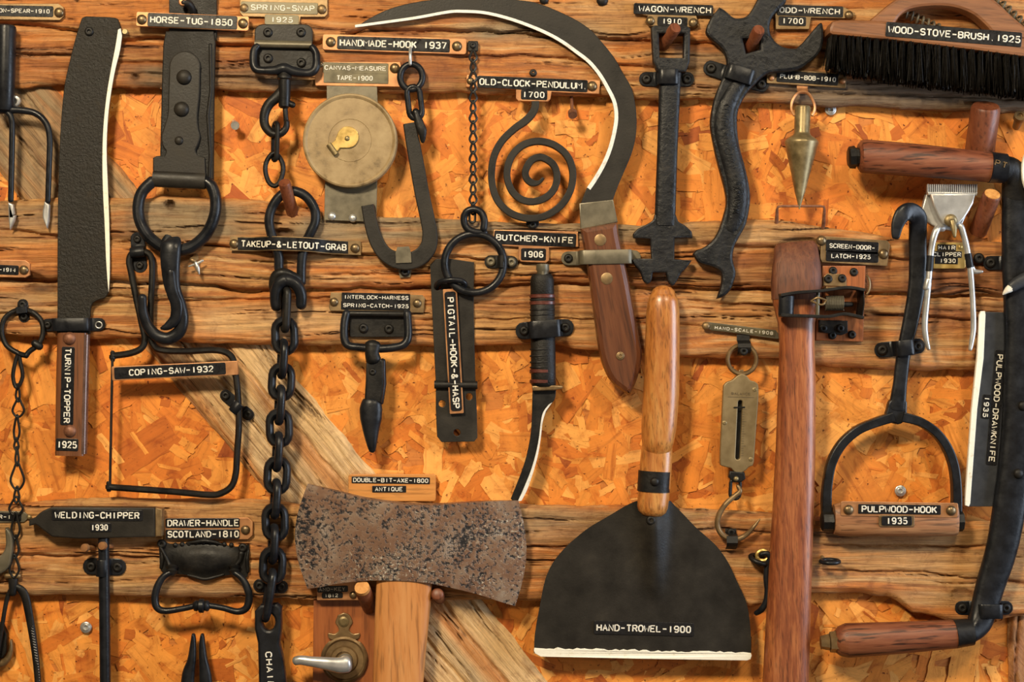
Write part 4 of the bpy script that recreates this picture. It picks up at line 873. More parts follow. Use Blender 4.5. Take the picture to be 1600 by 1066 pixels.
# ================================================================== TOOLS, MIDDLE
# spring snap with its bracket
t = thing('spring_snap', 'black harness spring snap in a square frame with two links below', 'spring snap', 443, 60, 40)
build(MB().plate(rrect(397, 37, 488, 74, 12), 32, 36, 1.5), 'upper_plate', 'blade', t)
build(MB().tube([(398, 68, 38), (487, 70, 38)], 6, n=14, cap='flat'), 'folded_roll', 'greytin', t, label='worn brownish rolled fold')
build(MB().plate([(400, 70), (490, 72), (488, 108), (402, 106)], 30, 33, 0.8), 'back_plate', 'iron', t)
for x, y in ((418, 50), (470, 50)): screw(t, x, y, 35.5, 7.5)
for x, y in ((418, 90), (470, 97)): screw(t, x, y, 33, 7.5)
build(MB().tube(cr([(402, 72, 40), (397, 80, 42), (397, 100, 46), (402, 110, 48), (414, 112, 49), (432, 112, 50), (445, 109, 51), (458, 113, 50), (478, 116, 49), (490, 113, 48), (495, 103, 46), (494, 84, 42), (488, 74, 40)]), [5.5, 6, 6.5, 6.5, 6.5, 8, 9, 8, 6.5, 6.5, 6.5, 6, 5.5], n=12), 'frame', 'ironblue', t)
build(MB().lathe((446, 112, 49), (445, 170, 46), [(0, 7), (0.1, 9), (0.14, 11), (0.2, 11.5), (0.24, 9.5), (0.6, 9.5), (0.95, 9), (1, 6)], 18), 'swivel_barrel', 'iron', t)
build(MB().tube(cr([(442, 142, 46), (434, 152, 46), (421, 164, 46), (414, 180, 46), (415, 197, 46), (425, 209, 46), (438, 210, 46), (447, 202, 46), (449, 192, 46)]), [8, 8.5, 8, 7.5, 7, 6.5, 6, 5.5, 4.5], 7, n=12), 'hook', 'iron', t)
build(MB().tube([(446, 165, 46), (448, 193, 46)], 4, n=10), 'latch_pin', 'iron', t)
build(MB().tube([(452, 162, 46), (458, 165, 48)], 5, n=10), 'thumb_stud', 'iron', t)
build(MB().tube(stadium(431, 222, 46, 16, 58, 0.03, True, tw=0.5), 3.8, n=8, closed=True), 'link', 'iron', t)
build(MB().tube(cr([(429, 239, 44), (418, 251, 44), (415, 266, 44), (420, 284, 44), (429, 291, 44), (438, 284, 44), (443, 266, 44), (440, 251, 44)], 3, True), 3.8, n=10, closed=True), 'link', 'iron', t)
# handmade hook
t = thing('handmade_hook', 'black flat forged J-shaped hook hanging on two chain links', 'hook', 643, 80, 36)
build(MB().tube(circle(643, 121, 17.5, 20, 24) and [(x, y, 40) for x, y in circle(643, 121, 17.5, 20, 26)], 5.2, n=12, closed=True), 'ring', 'ironblue', t)
build(MB().tube(stadium(648, 161, 41, 20, 50, -0.12), 4.6, n=12, closed=True), 'link', 'ironblue', t)
build(MB().tube(cr([(650, 176, 42), (655, 192, 44), (660, 206, 45), (661, 222, 42)]), [6, 7, 7.5, 3], [6, 5, 4, 2.5], n=10), 'folded_eye', 'iron', t)
hk = cr([(640, 193), (645, 222), (652, 260), (660, 305), (668, 342), (672, 366), (669, 387), (656, 402), (637, 409), (617, 406), (600, 395), (588, 376), (580, 350), (574.5, 321)], 6)
build(MB().bar(hk, [10, 11, 11.5, 11.5, 11.5, 12, 13, 13.5, 13.5, 13, 11.5, 11, 10.5, 10], 34, 42, 2), 'hook_bar', 'blade', t)
t = thing('eye_pin', 'bright steel pin holding the ring of the handmade hook', 'pin', 642, 80, 30)
build(MB().tube(cr([(642, 74, 28), (642, 79, 42), (642, 90, 48), (642, 103, 48)]), 2.6, n=10), 'pin', 'steel', t)
t = thing('hold_down_clip', 'small olive clip screwed over the bottom of the J-shaped hook', 'clip', 633, 420, 28, 'black mounting straps')
build(MB().rings([[(x0, y, d), (x0, y, d+1.6), (x1, y-1, d+1.6), (x1, y-1, d)] for x0, x1, y, d in ((625, 641, 434, 28), (622, 644, 418, 29), (620, 644, 412, 43), (619, 643, 396, 43.5), (622, 640, 387, 43))]), 'band', 'greytin', t)
screw(t, 633, 425, 30, 7.5)
# measuring tape reel
t = thing('tape_reel', 'round worn brass tape-measure reel with a folding winder, upper centre', 'tape measure', 547, 220, 46)
build(MB().plate([(509, 131), (588, 133), (590, 200), (588, 290), (587, 346), (505, 343), (506, 290), (509, 200)], 29, 32, 0.6), 'mounting_strip', 'greytin', t)
rp = [(60, 31), (71, 32), (74, 35), (74, 46), (73, 49), (70.5, 50), (68, 49), (66.5, 48), (34, 48.3), (33.4, 47.8), (32.8, 48.3), (22, 48.2), (20, 48.8), (8, 48.8), (0.5, 48.8)]
build(MB().disc(547, 220, 0, rp, 64), 'case', 'reel', t)
wd = circle(544, 215, 17, 17, 20, math.radians(-160), math.radians(85))+[(532, 232), (526, 239), (515, 227), (524, 220)]
build(MB().plate(wd, 48, 52, 1), 'winder', 'gold', t)
build(MB().tube([(514, 226, 52), (526, 242, 52)], 4.5, 3, n=12, cap='flat'), 'winder_roll', 'brass', t)
screw(t, 543, 217, 52, 4, 'brass', 'tack', 'rivet')
for x, y in ((517, 337), (550, 340)): screw(t, x, y, 31.5, 6.5, 'steel', 'tack')
# pigtail hook, ring, hasp, thin chain
t = thing('sash_chain', 'thin black twisted-link chain hanging straight down beside the pendulum plate', 'chain', 739, 70, 34)
build(MB().plate(rrect(731, 64, 747, 80, 2), 29, 35, 1), 'end_clip', 'iron', t)
screw(t, 739, 71, 35, 5)
n_ = 16
for i in range(n_):
    y = 80+i*15.9
    build(MB().tube(slim(y-2, y+17, 739.5, 739, 11 if i % 2 == 0 else 8, 35), 1.9, n=7, closed=True), 'link', 'iron', t)
build(MB().tube(stadium(738, 336, 37, 9, 24), 2, n=7, closed=True), 'link', 'iron', t)
t = thing('pigtail_ring', 'big black iron ring with pigtail eyes hung on the thin chain', 'ring', 741, 360, 32)
pg = cr([(756, 358, 44), (757, 345, 44), (752, 333, 43), (742, 328, 42), (730, 331, 41), (725, 343, 40), (729, 356, 40), (742, 363, 41), (757, 364, 40)], 5)
build(MB().tube(pg, 5.6, n=12), 'pigtail_eye', 'ironblue', t)
build(MB().tube([(x, y, 39+2*math.sin(i/36*6.28)) for i, (x, y) in enumerate(circle(741, 412, 46, 46, 48))], 6.2, n=12, closed=True), 'ring', 'ironblue', t)
strap('grey two-screw clip holding the right side of the big iron ring', (767, 409), (799, 410), 20, 0.36, 0.72, 27, 46, 7.5, 'iron', smat='greytin')
t = thing('hasp', 'black sheet iron hinged hasp with a vertical PIGTAIL-HOOK-&-HASP label', 'hasp', 710, 440, 27)
build(MB().plate([(672, 414), (681, 405), (700, 404), (741, 410), (740, 480), (742, 560), (743, 600), (681, 600), (677, 520)], 27, 30.5, 0.8, [circle(684, 449, 5, n=12)]), 'upper_leaf', 'blade', t)
build(MB().plate([(681, 600), (743, 600), (745, 640), (746, 684), (741, 690), (690, 691), (683, 682), (681, 640)], 27, 30.5, 0.8, [circle(691, 631, 5.5, n=12), circle(733, 620, 5.5, n=12), circle(714, 676, 5.5, n=12)]), 'lower_leaf', 'blade', t)
build(MB().tube([(679, 601, 33), (746, 602, 33)], 6.5, n=12, cap='flat'), 'hinge_knuckle', 'iron', t)
build(MB().tube(cr([(682, 449, 28), (684, 444, 36), (692, 440, 44), (708, 438, 48), (722, 440, 46), (727, 445, 42), (722, 449, 39), (712, 448, 36)]), 4.3, n=10), 'staple', 'ironblue', t)
a, b = (704, 466), (713.5, 637)
lp = build(MB().plate(linerect(a, b, 22, 14, 9, 1.5), 36, 38, 0.5), 'label_strip', 'copper', t)
build(MB().plate(linerect(a, b, 17.5, 10, 5, 4), 38, 38.8, 0.3), 'label_tape', 'tape', lp)
letters(lp, 'PIGTAIL-HOOK-&-HASP', a, b, 11, 38.8)
# pendulum
t = thing('clock_pendulum', 'black iron spiral pendulum hanging below its copper nameplate', 'pendulum', 835, 150, 30)
sp = cr([(836, 160), (836, 168), (832, 178), (821, 190), (803, 203), (784, 222), (772, 245), (768, 272), (771, 298), (781, 319), (800, 335), (826, 342), (852, 338), (876, 322), (891, 298), (894.5, 270), (886, 245), (866, 228), (841, 222), (817, 228), (799, 246), (792, 272), (798, 296), (812, 311), (830, 316), (850, 311), (865, 297), (870, 277), (864, 258), (846, 247), (830, 252), (821, 268), (823, 280), (832, 287), (842, 286), (849, 279)], 6)
build(MB().bar(sp, [6]*4+[5.5]*30+[3, 2], 33, 44, 1.2), 'spiral_bar', 'blade', t)
t = thing('hold_down_clip', 'tiny black clip under the bottom of the iron spiral', 'clip', 832, 350, 28, 'black mounting straps')
build(MB().plate([(822, 346), (842, 346), (842, 352), (836, 358), (828, 358), (822, 352)], 29, 33, 1), 'tab', 'iron', t); screw(t, 832, 352, 33, 6)
for x, y, l, r in ((833, 114, 'dark screw head in a gouge above the pendulum nameplate', 6), (850, 0, 'left of the two dark studs along the top edge over the sickle', 7), (941, 1, 'right of the two dark studs along the top edge over the sickle', 9)):
    t = thing('wood_screw', l, 'screw', x, y, 27); screw(t, x, y, 27, r, 'iron', 'tack' if y < 5 else 'screw', 'head')
    build(MB().lathe((x, y, 12), (x, y, 27), [(0, 2), (1, 3)], 8), 'shank', 'iron', t)
t = thing('bent_nail', 'dark rusty nail pointing down from the top rail right of the pendulum plate', 'nail', 893, 152, 14)
build(MB().tube([(893, 150, 10), (893, 165, 26), (893.5, 180, 38)], 2.6, n=8), 'shank', 'rustnail', t); build(MB().lathe((893.5, 178, 36), (894, 184, 42), [(0, 7), (1, 7), (1, 1)], 14), 'head', 'rustnail', t)
# sickle
t = thing('sickle', 'great curved black sickle blade with pale edge and riveted walnut handle', 'sickle', 930, 340, 38)
out_ = cr([(555, 43), (578, 28), (610, 13), (650, 3), (700, -3), (760, -4), (812, 0), (844, 6), (889, 25), (920, 44), (940, 65), (960, 90), (973, 113), (987, 138), (993, 165), (995, 191), (993, 216), (987, 240), (978, 262), (968, 285), (958, 312), (955, 330)], 5)
in_ = cr([(555, 43), (600, 37), (650, 30), (700, 21), (722, 20), (755, 22), (790, 30), (825, 42), (855, 55), (878, 68), (900, 84), (918, 98), (934, 117), (947, 139), (957, 160), (960, 182), (957, 205), (950, 232), (940, 256), (928, 277), (917, 293)], 5)
build(MB().plate(out_+[(952, 345), (904, 326)]+in_[::-1][:-1], 33, 37.5, 1.2), 'blade', 'blade', t)
m_ = len(in_); ei = []
for i in range(m_):
    a, b = in_[max(i-1, 0)], in_[min(i+1, m_-1)]; l = math.hypot(b[0]-a[0], b[1]-a[1]); w = 4.2+2.5*(i/m_)
    ei.append((in_[i][0]+(b[1]-a[1])/l*w, in_[i][1]-(b[0]-a[0])/l*w))
build(MB().plate(in_+ei[::-1], 36, 38.3, 0.4), 'painted_edge', 'greywhite', t, label='pale painted cutting edge')
build(MB().plate([(905, 318), (958, 312), (965, 347), (907, 359)], 34, 41, 1.5), 'tang', 'greytin', t)
sh = [(907, 358), (964, 348)]+cr([(966, 366), (972, 395), (980, 430), (989, 480), (998, 528), (1002, 552), (1000, 572), (994, 594), (985, 615)], 4)+cr([(981, 617), (968, 608), (955, 597), (945, 580), (936, 552), (929, 505), (922, 450), (914, 400), (908, 366)], 4)
build(MB().plate(sh, 31, 56, 8.5), 'handle', 'wsickle', t, ang=20)
for x, y in ((937, 376), (947, 436)): screw(t, x, y, 55.5, 9.5, 'bronze', 'flat', 'rivet')
screw(t, 968, 556, 56, 6.5, 'bronze', 'washer', 'lanyard_hole')
strap('grey band across the walnut sickle handle with a lug on its left', (888, 404), (990, 402), 22, 0.16, 0.96, 28, 57, 7, 'greytin', ends=(True, False))
# butcher knife
t = thing('butcher_knife', 'narrow black knife with stacked striped grip, blade pointing down', 'knife', 848, 515, 46)
build(MB().lathe((848, 412, 44), (848, 436, 44), [(0, 4), (0.05, 10), (0.4, 10.5), (0.5, 9), (1, 9)], 18), 'pommel_nut', 'greytin', t)
pf = [(0, 14), (0.02, 17), (0.06, 18.5), (0.2, 18.5), (0.22, 17), (0.235, 19), (0.9, 19.5), (0.98, 19.5), (1, 17)]
build(MB().lathe((847, 428, 42), (849.5, 604, 42), pf, 26, 0.72), 'grip', 'leather', t)
for i, y in enumerate((463, 473.5, 580, 596)): build(MB().lathe((847.5, y-3.5, 42), (847.6, y+3.5, 42), [(0, 18), (0.2, 20.2), (0.8, 20.2), (1, 18)], 26, 0.72), 'grip_ring', 'redring', t, label='dark red grip ring')
for i, y in enumerate((468, 484, 492, 546, 556, 566, 574)): build(MB().lathe((847.5, y-1.6, 42), (847.6, y+1.6, 42), [(0, 19), (0.3, 20), (0.7, 20), (1, 19)], 26, 0.72), 'grip_washer', 'iron', t)
build(MB().plate([(831, 603), (866, 602), (879, 603), (880, 607), (866, 610), (832, 611)], 30, 52, 2), 'guard', 'bronze', t)
kb = cr([(832, 610), (831, 650), (829, 680), (822, 715), (812, 745), (798, 780)], 5)+[(802, 784), (815, 783)]+cr([(823, 765), (833, 735), (840, 705), (845, 675), (850, 652), (858, 636), (867, 624), (869, 610)], 5)
build(MB().plate(kb, 37, 42, 1.2), 'blade', 'iron', t)
ee = cr([(858, 632), (849, 644), (845, 660), (842, 685), (837, 710), (829, 737), (818, 764), (809, 784)], 5)
build(MB().plate([(863, 629)]+cr([(853, 643), (848, 660), (845, 685), (840.5, 712), (833, 739), (824, 765), (815, 783)], 5)+ee[::-1], 41, 42.8, 0.4), 'painted_edge', 'greywhite', t, label='pale painted cutting edge')
strap('black strap around the striped knife grip', (819, 517), (883, 512), 27, 0.12, 0.88, 27, 59, 7.5)
# takeup and letout grab with heavy chain
t = thing('letout_grab_chain', 'heavy black log chain hanging from a teardrop grab loop', 'chain', 458, 300, 46)
build(MB().tube(cr([(437, 440, 40), (435, 418, 40), (434, 398, 41), (423, 364, 42), (420, 341, 42), (427, 319, 42), (441, 303, 42), (458, 298, 42), (478, 307, 42), (491, 327, 42), (492, 347, 42), (484, 365, 42), (476, 382, 41), (471, 406, 40), (470, 440, 40)]), 7.6, n=12), 'grab_loop', 'ironblue', t)
build(MB().tube(cr([(430, 462, 42), (428, 444, 44), (432, 431, 47), (444, 427, 49), (460, 433, 46), (470, 440, 40)]), [8, 8.5, 8.5, 8, 7, 6], n=12), 'knot_loop', 'iron', t)
build(MB().tube(cr([(432, 478, 48), (431, 462, 50), (436, 445, 52), (449, 438, 53), (464, 445, 52), (471, 460, 50), (471, 476, 48)]), [9, 9, 9.5, 9.5, 9.5, 9, 8.5], n=14), 'grab_hook', 'ironblue', t)
build(MB().tube(stadium(447, 484, 49, 16, 62, 0.04, True, tw=0.35), 6.2, n=10, closed=True), 'link', 'iron', t)
fc = [(445, 525), (440, 597), (436.5, 669), (433, 743), (430, 816), (426, 884)]
for i, (x, y) in enumerate(fc):
    build(MB().tube(stadium(x, y, 46, 30, 50, 0.05*(1 if i % 2 else -0.6)), 6.6, n=10, closed=True), 'link', 'ironblue', t)
    if i < 5:
        x2, y2 = fc[i+1]; build(MB().tube(stadium((x+x2)/2-1, (y+y2)/2, 47, 30, 53, 0.06, True, tw=0.28), 6.4, n=10, closed=True), 'link', 'ironblue', t)
build(MB().tube(stadium(420, 930, 46, 26, 74, 0.16, True, tw=0.25), 6.6, n=10, closed=True), 'link', 'ironblue', t)
bp = [(398, 983), (398, 955), (407, 945), (433, 943), (440, 950), (440, 985), (437, 1006), (444, 1034), (449, 1090), (405, 1090), (403, 1005)]
ho = build(MB().plate(bp, 34, 50, 4, [circle(420, 972, 10, 13, 18)]), 'chain_hook', 'ironblue', t)
letters(ho, 'CHAIN-', (420, 1019), (424.5, 1084), 11, 50)
strap('black strap behind the lowest big chain links', (406, 915), (440, 917), 20, 0.2, 0.8, 26, 33, 7.5)
t = thing('wooden_peg', 'red-brown wooden peg through the teardrop grab loop', 'peg', 457, 335, 20, 'wooden pegs')
build(MB().lathe((458, 338, 14), (450, 289, 64), [(0, 10), (0.97, 9.5), (1, 8.5)], 18), 'shaft', 'wpeg', t)
# interlock harness spring catch
t = thing('harness_catch', 'black harness spring catch with square frame and pointed horn tip', 'spring catch', 588, 500, 42)
build(MB().plate(rrect(545, 488, 636, 527, 4), 29, 32, 1), 'back_plate', 'iron', t)
for x, y in ((567, 513), (607, 514)): screw(t, x, y, 32, 7.5)
build(MB().tube(cr([(541, 490, 38), (538, 505, 40), (538, 528, 43), (544, 540, 45), (560, 543, 46), (590, 545, 46), (618, 543, 46), (632, 538, 45), (638, 524, 43), (636, 490, 38)], 5), 6.5, n=12), 'frame', 'ironblue', t)
build(MB().tube([(541, 490, 36), (636, 491, 36)], 5, n=10), 'frame_bar', 'iron', t)
build(MB().tube(cr([(583, 540, 48), (582, 552, 50), (584, 562, 50)]), [13, 11, 12], [9, 8, 8], n=14), 'eye', 'iron', t)
build(MB().plate([(573, 560), (590, 558), (600, 563), (601, 600), (597, 630), (570, 629), (572, 595)], 38, 53, 3), 'barrel', 'iron', t)
screw(t, 583, 581, 52.5, 5.5, 'iron', name='rivet')
build(MB().tube([(598, 565, 44), (599, 600, 44), (595, 628, 44)], 5, n=10), 'side_spring', 'ironblue', t)
build(MB().tube(cr([(581, 630, 46), (580, 640, 46), (580, 655, 46), (580, 672, 46), (581, 690, 46), (582, 703, 46)], 4), [16, 18, 17, 13, 9, 5.5], [10, 11, 11, 9, 7, 4.5], n=18), 'horn_tip', 'ironblue', t)
# double bit axe
t = thing('double_bit_axe', 'rusty pitted double-bitted axe head on a pale hickory handle', 'axe', 630, 860, 56)
al = [(480, 757, 480, 921, -20), (497, 761, 500, 918, -15), (530, 769, 530, 912, -9), (570, 779, 575, 907, -3), (625, 787, 630, 907, 0), (674, 789, 676, 912, 0), (740, 785, 740, 927, 5), (785, 783.5, 782, 941, 11), (810, 783, 805, 948, 15)]
ax = lambda x: np.interp(x, [458, 466, 500, 560, 600, 660, 720, 780, 812, 822], [48, 50, 54, 59, 63, 63, 59, 54, 50, 48])
build(MB().grid(al, 26, lambda x, y, u, v: float(ax(x))+1.2*math.sin(math.pi*v)**0.5, lambda x, y, u, v: 2*46-float(ax(x)), 5), 'axe_head', 'rust', t, ang=60)
build(MB().tube([(631, 880, 46), (631, 915, 46), (628, 960, 46), (624, 1020, 46), (620, 1095, 46)], [43, 44, 43, 41, 39], [14, 15, 16, 17, 18], n=30, cap='flat', ex=2.8), 'handle', 'waxe', t)
t = thing('wooden_peg', 'thick brown wooden peg under the axe head, left of its handle', 'peg', 575, 945, 14, 'wooden pegs')
build(MB().lathe((578, 950, 10), (570, 914, 58), [(0, 12), (0.95, 12.5), (1, 11)], 18), 'shaft', 'wpeg', t)
build(MB().lathe((570.3, 915, 57), (569.6, 911, 62), [(0, 12), (1, 11.5), (1, 0.5)], 18), 'pale_end', 'cutwood', t, label='pale cut end')
t = thing('wooden_peg', 'small brown wooden peg under the axe head, right of its handle', 'peg', 686, 930, 14, 'wooden pegs')
build(MB().lathe((687, 936, 12), (685, 922, 58), [(0, 9), (0.9, 10), (0.97, 9), (1, 7)], 18), 'shaft', 'wpeg', t)
# door latch on its board
t = thing('door_latch', 'brass door latch with silver lever on a polished brown board', 'door latch', 538, 1030, 6)
build(MB().plate([(491, 936), (587, 937), (587, 1100), (489, 1100)], 1.5, 14, 1), 'board', 'wblock', t)
es = cr([(538, 956), (547, 960), (552, 971), (548, 978), (547, 984), (553, 989), (563, 988), (562, 996), (553, 999)], 4)+circle(539, 1029, 37, 37, 26, math.radians(-50), math.radians(50))+cr([(563, 1057), (552, 1062), (549, 1075), (546, 1090)], 3)+cr([(530, 1090), (528, 1075), (525, 1062), (514, 1057)], 3)+circle(539, 1029, 37, 37, 26, math.radians(130), math.radians(230))+cr([(523, 999), (515, 996), (514, 988), (524, 989), (530, 984), (529, 978), (525, 971), (529, 960)], 4)
build(MB().plate(es, 14, 17, 1.2), 'escutcheon', 'bronze', t)
build(MB().disc(539, 1029, 0, [(36, 16), (36, 19), (33, 21), (31, 20), (30, 18), (22, 18.5), (20, 22), (14, 23), (13, 19), (0.5, 19)], 40), 'rose', 'bronze', t)
build(MB().disc(538, 970, 16, [(9, 0), (8, 2), (5, 3), (0.4, 3)], 18), 'finial_boss', 'brass', t)
build(MB().lathe((541, 1031, 18), (541, 1029, 44), [(0, 12), (0.5, 11), (1, 10)], 18), 'spindle', 'steel', t)
build(MB().tube(cr([(546, 1031, 46), (535, 1032, 48), (515, 1029, 50), (492, 1026, 50), (476, 1024, 49), (468, 1025, 48)]), [13, 12.5, 10, 8, 7.5, 7], [8, 8, 7, 6.5, 6, 6], n=18), 'lever', 'steel', t, label='silver lever with worn brass end')
# hand trowel
t = thing('hand_trowel', 'large black half-round trowel with white lower edge and golden wood handle', 'trowel', 1020, 800, 46)
tl = [(783, 994, 1048), (792, 976, 1056), (803, 958, 1067), (825, 921, 1088), (839, 903, 1104), (855, 885, 1121), (879, 865, 1138), (907, 852, 1151), (946, 844, 1168), (991, 836, 1174), (1022, 834.5, 1174.5)]
def tf(x, y, u, v):
    cx = 1019+(y-790)*0.03; w = 22-(y-790)*0.055
    h = 18*max(0.0, min(1, (940-y)/115))**0.8
    return 41+h*math.exp(-((x-cx)/max(w, 6))**2)+2.2*math.sin((x-840)/330*math.pi)
build(MB().grid([(xl, y, xr, y+(8 if y > 980 else 0)*(y-980)/45 if y > 980 else y, 0) for y, xl, xr in tl], 90, tf, lambda x, y, u, v: tf(x, y, u, v)-3.5, 4), 'blade', 'blade', t, ang=50)
rn_ = random.Random(5); up = [(835+i*6.05, 1013+i*0.14+rn_.uniform(-1.6, 1.6)) for i in range(57)]
build(MB().plate([(834, 1017)]+up+[(1175, 1025), (1173, 1031), (1168, 1033), (1000, 1030), (845, 1027), (836, 1022)], 37, 43.6, 0.8, tilt=lambda x, y: 2.2*math.sin(max(0, min(1, (x-840)/330))*math.pi)), 'painted_edge', 'white', t, label='flaking white painted lower edge')
build(MB().tube(cr([(1036, 460, 54), (1035.5, 470, 54), (1035, 490, 54), (1034, 550, 54), (1032, 620, 54), (1029, 665, 54), (1027, 690, 54), (1026, 706, 53)], 5), [19, 23.5, 26, 27.5, 28, 27.5, 25, 20], [14, 18, 20, 21, 21, 20, 18, 13], n=30), 'grip', 'wtrowel', t)
build(MB().tube(cr([(1027, 688, 50), (1025, 720, 50), (1022, 760, 51), (1019, 792, 52)], 4), [23, 25, 25, 24], [15, 16, 17, 17], n=28), 'neck', 'wtrowel', t)
build(MB().tube([(1022.5, 736, 51), (1020.5, 768, 51.5)], [25.5, 25.5], [18.5, 18.5], n=28, cap='flat'), 'ferrule', 'iron', t)
screw(t, 1021, 751, 69.5, 7, 'iron', 'tack', 'rivet'); screw(t, 1016, 812, 58, 7.5, 'iron')
tape(t, 'HAND-TROWEL-1900', (933, 981), (1079, 984.5), 11.5, 43.5, hh=21, pl=5, pr=5)

# ================================================================== TOOLS, RIGHT THIRD
# wagon wrench
t = thing('wagon_wrench', 'long black wagon wrench with a square box head, right of the sickle', 'wrench', 1047, 110, 46)
build(MB().plate([(1017, 44), (1022, 41), (1073, 42), (1078, 46), (1077, 98), (1071, 114), (1027, 113), (1020, 98)], 36, 56, 3, [[(1029, 54), (1068, 54), (1067, 92), (1030, 91)]]), 'box_socket', 'cast', t)
build(MB().tube([(1048, 100, 44), (1047, 124, 44), (1043, 230, 44), (1039, 352, 42)], [18, 17, 16, 16.5], [9, 10, 10, 8], n=24, cap='flat', ex=3.2), 'shank', 'cast', t)
wp = cr([(1023, 335), (1020, 344), (1008, 352), (996, 358), (989, 366)], 3)+[(990, 372), (1016, 374), (1018, 404), (994, 404), (987, 406)]+cr([(992, 414), (1001, 426), (1005, 438), (1012, 444), (1018, 438), (1020, 426)], 3)+[(1041, 426)]+cr([(1043, 438), (1050, 447), (1057, 440), (1064, 427), (1073, 418), (1081, 407)], 3)+[(1054, 405), (1054, 372), (1082, 372)]+cr([(1081, 362), (1070, 352), (1060, 346), (1056, 335)], 3)
build(MB().plate(wp, 36, 48, 2.5), 'forked_end', 'cast', t)
strap('black strap around the wagon wrench shank just under its box head', (1010, 124), (1073, 124), 23, 0.24, 0.76, 27, 58, 7.5)
def peg(label, a, b, r, mat='wpeg', end=None, group='wooden pegs'):
    t = thing('wooden_peg', label, 'peg', a[0], a[1], a[2], group)
    build(MB().lathe(a, b, [(0, r), (0.96, r), (1, r*0.88)], 20), 'shaft', mat, t)
    if end:
        a, b = Vector(a), Vector(b); build(MB().lathe(b, b+(b-a).normalized()*1.2, [(0, r*0.86), (1, r*0.84), (1, 0.4)], 20), 'cut_end', end, t, label='orange freshly cut end')
peg('brown wooden peg through the square head of the wagon wrench', (1032, 76, 16), (1051, 52, 66), 9.5)
# odd wrench
t = thing('odd_wrench', 'crooked black cast wrench with two open jaws and a wavy arm', 'wrench', 1150, 120, 48)
ow = cr([(1124, 11), (1133, 16), (1146, 27), (1157, 28), (1168, 24), (1178, 10), (1190, -14)], 3)+[(1232, -14)]+cr([(1228, 4), (1214, 18), (1205, 31), (1203, 48), (1208, 60), (1218, 70), (1232, 75), (1245, 75)], 3)+cr([(1255, 66), (1270, 48), (1283, 35), (1287, 48), (1286, 70), (1278, 86), (1266, 97), (1248, 108), (1225, 112), (1203, 114), (1190, 122), (1180, 132), (1168, 145), (1160, 158), (1154, 172), (1152, 190), (1155, 225), (1166, 267), (1172, 298), (1172, 320), (1166, 350), (1156, 369), (1148, 385), (1145, 405), (1150, 425), (1147, 440), (1141, 454), (1130, 464), (1120, 467)], 3)+cr([(1126, 450), (1128, 436), (1126, 425), (1115, 418), (1100, 414), (1091, 410)], 3)[:-1]+[(1090, 408), (1083, 397), (1088, 391)]+cr([(1097, 388), (1108, 381), (1121, 365), (1131, 336), (1135, 316), (1132, 294), (1121, 253), (1113, 215), (1110, 188), (1117, 152), (1128, 125), (1136, 107), (1135, 90), (1128, 76), (1116, 65), (1105, 54), (1104, 44), (1111, 28)], 3)
build(MB().plate(ow, 36, 50, 4.5, [[(1161, 61), (1188, 60), (1188, 77), (1166, 83)]]), 'wrench_body', 'cast', t)
build(MB().tube(cr([(1160, 122, 46), (1144, 148, 46), (1133, 175, 46), (1132, 205, 46), (1140, 240, 46), (1149, 275, 46), (1153, 305, 46), (1150, 335, 46), (1141, 360, 46)]), [11, 14, 16, 17.5, 17, 16.5, 16.5, 15.5, 11], [6, 9, 10, 10.5, 10.5, 10.5, 10, 9, 5], n=22), 'arm_ridge', 'cast', t)
mb = MB(); rc = random.Random(9); pth = cr([(1136, 160), (1131, 190), (1134, 220), (1142, 250), (1150, 285), (1152, 312), (1148, 336)], 8)
for i in range(2, len(pth)-2):
    if i in (20, 21, 28, 29): continue
    x, y = pth[i]; q = rc.uniform(3, 5.5); mb.tube([(x-q, y-rc.uniform(-2, 2), 55.5), (x, y+rc.uniform(-2, 2), 56.6), (x+q, y+rc.uniform(-2, 2), 55.5)], 1.1, n=6)
mb.tube([(x, y, 56.5) for x, y in circle(1136, 237, 4.5, 4.5, 14)], 1.1, n=6, closed=True)
build(mb, 'raised_casting_mark', 'cast', t)
strap('black two-lug strap behind and around the crooked cast wrench', (1111, 107), (1189, 132), 24, 0.26, 0.80, 27, 58, 8)
peg('brown wooden peg through the square hole of the crooked wrench', (1168, 80, 16), (1179, 55, 66), 9.5)
# plumb bob
t = thing('plumb_bob', 'tapered brass plumb bob hanging point down from a copper loop', 'plumb bob', 1252, 150, 42)
build(MB().rings([[(1247, y, d), (1247, y, d+1.6), (1264, y, d+1.6), (1264, y, d)] for y, d in ((128, 29), (136, 29), (142, 34), (146, 38))]), 'hanger_strip', 'copper', t)
build(MB().tube(cr([(1241, 180, 42), (1237, 171, 41), (1238, 158, 40), (1246, 146, 39), (1256, 143, 39), (1265, 147, 39), (1272, 160, 40), (1273, 171, 41), (1269, 180, 42)]), 2.3, n=8), 'wire_loop', 'copper', t)
build(MB().lathe((1254.5, 165, 42), (1249, 327, 42), [(0, 3), (0.004, 11), (0.02, 12.3), (0.26, 12.3), (0.285, 14), (0.31, 20), (0.335, 25), (0.35, 26.3), (0.365, 26.2), (0.5, 21), (0.66, 14.5), (0.80, 9.4), (0.82, 8.6), (0.83, 8.4), (0.92, 4.2), (1, 0.8)], 32), 'bob', 'brass', t)
t = thing('point_bracket', 'thin rusty strip bracket steadying the plumb bob point', 'bracket', 1245, 330, 6)
br = [(1210, 351, 25), (1210, 344, 30), (1209, 330, 40), (1210, 326, 42), (1216, 325, 42.5), (1275, 325, 42.5), (1281, 326, 42), (1282, 331, 40), (1283, 352, 27), (1282.5, 358, 22)]
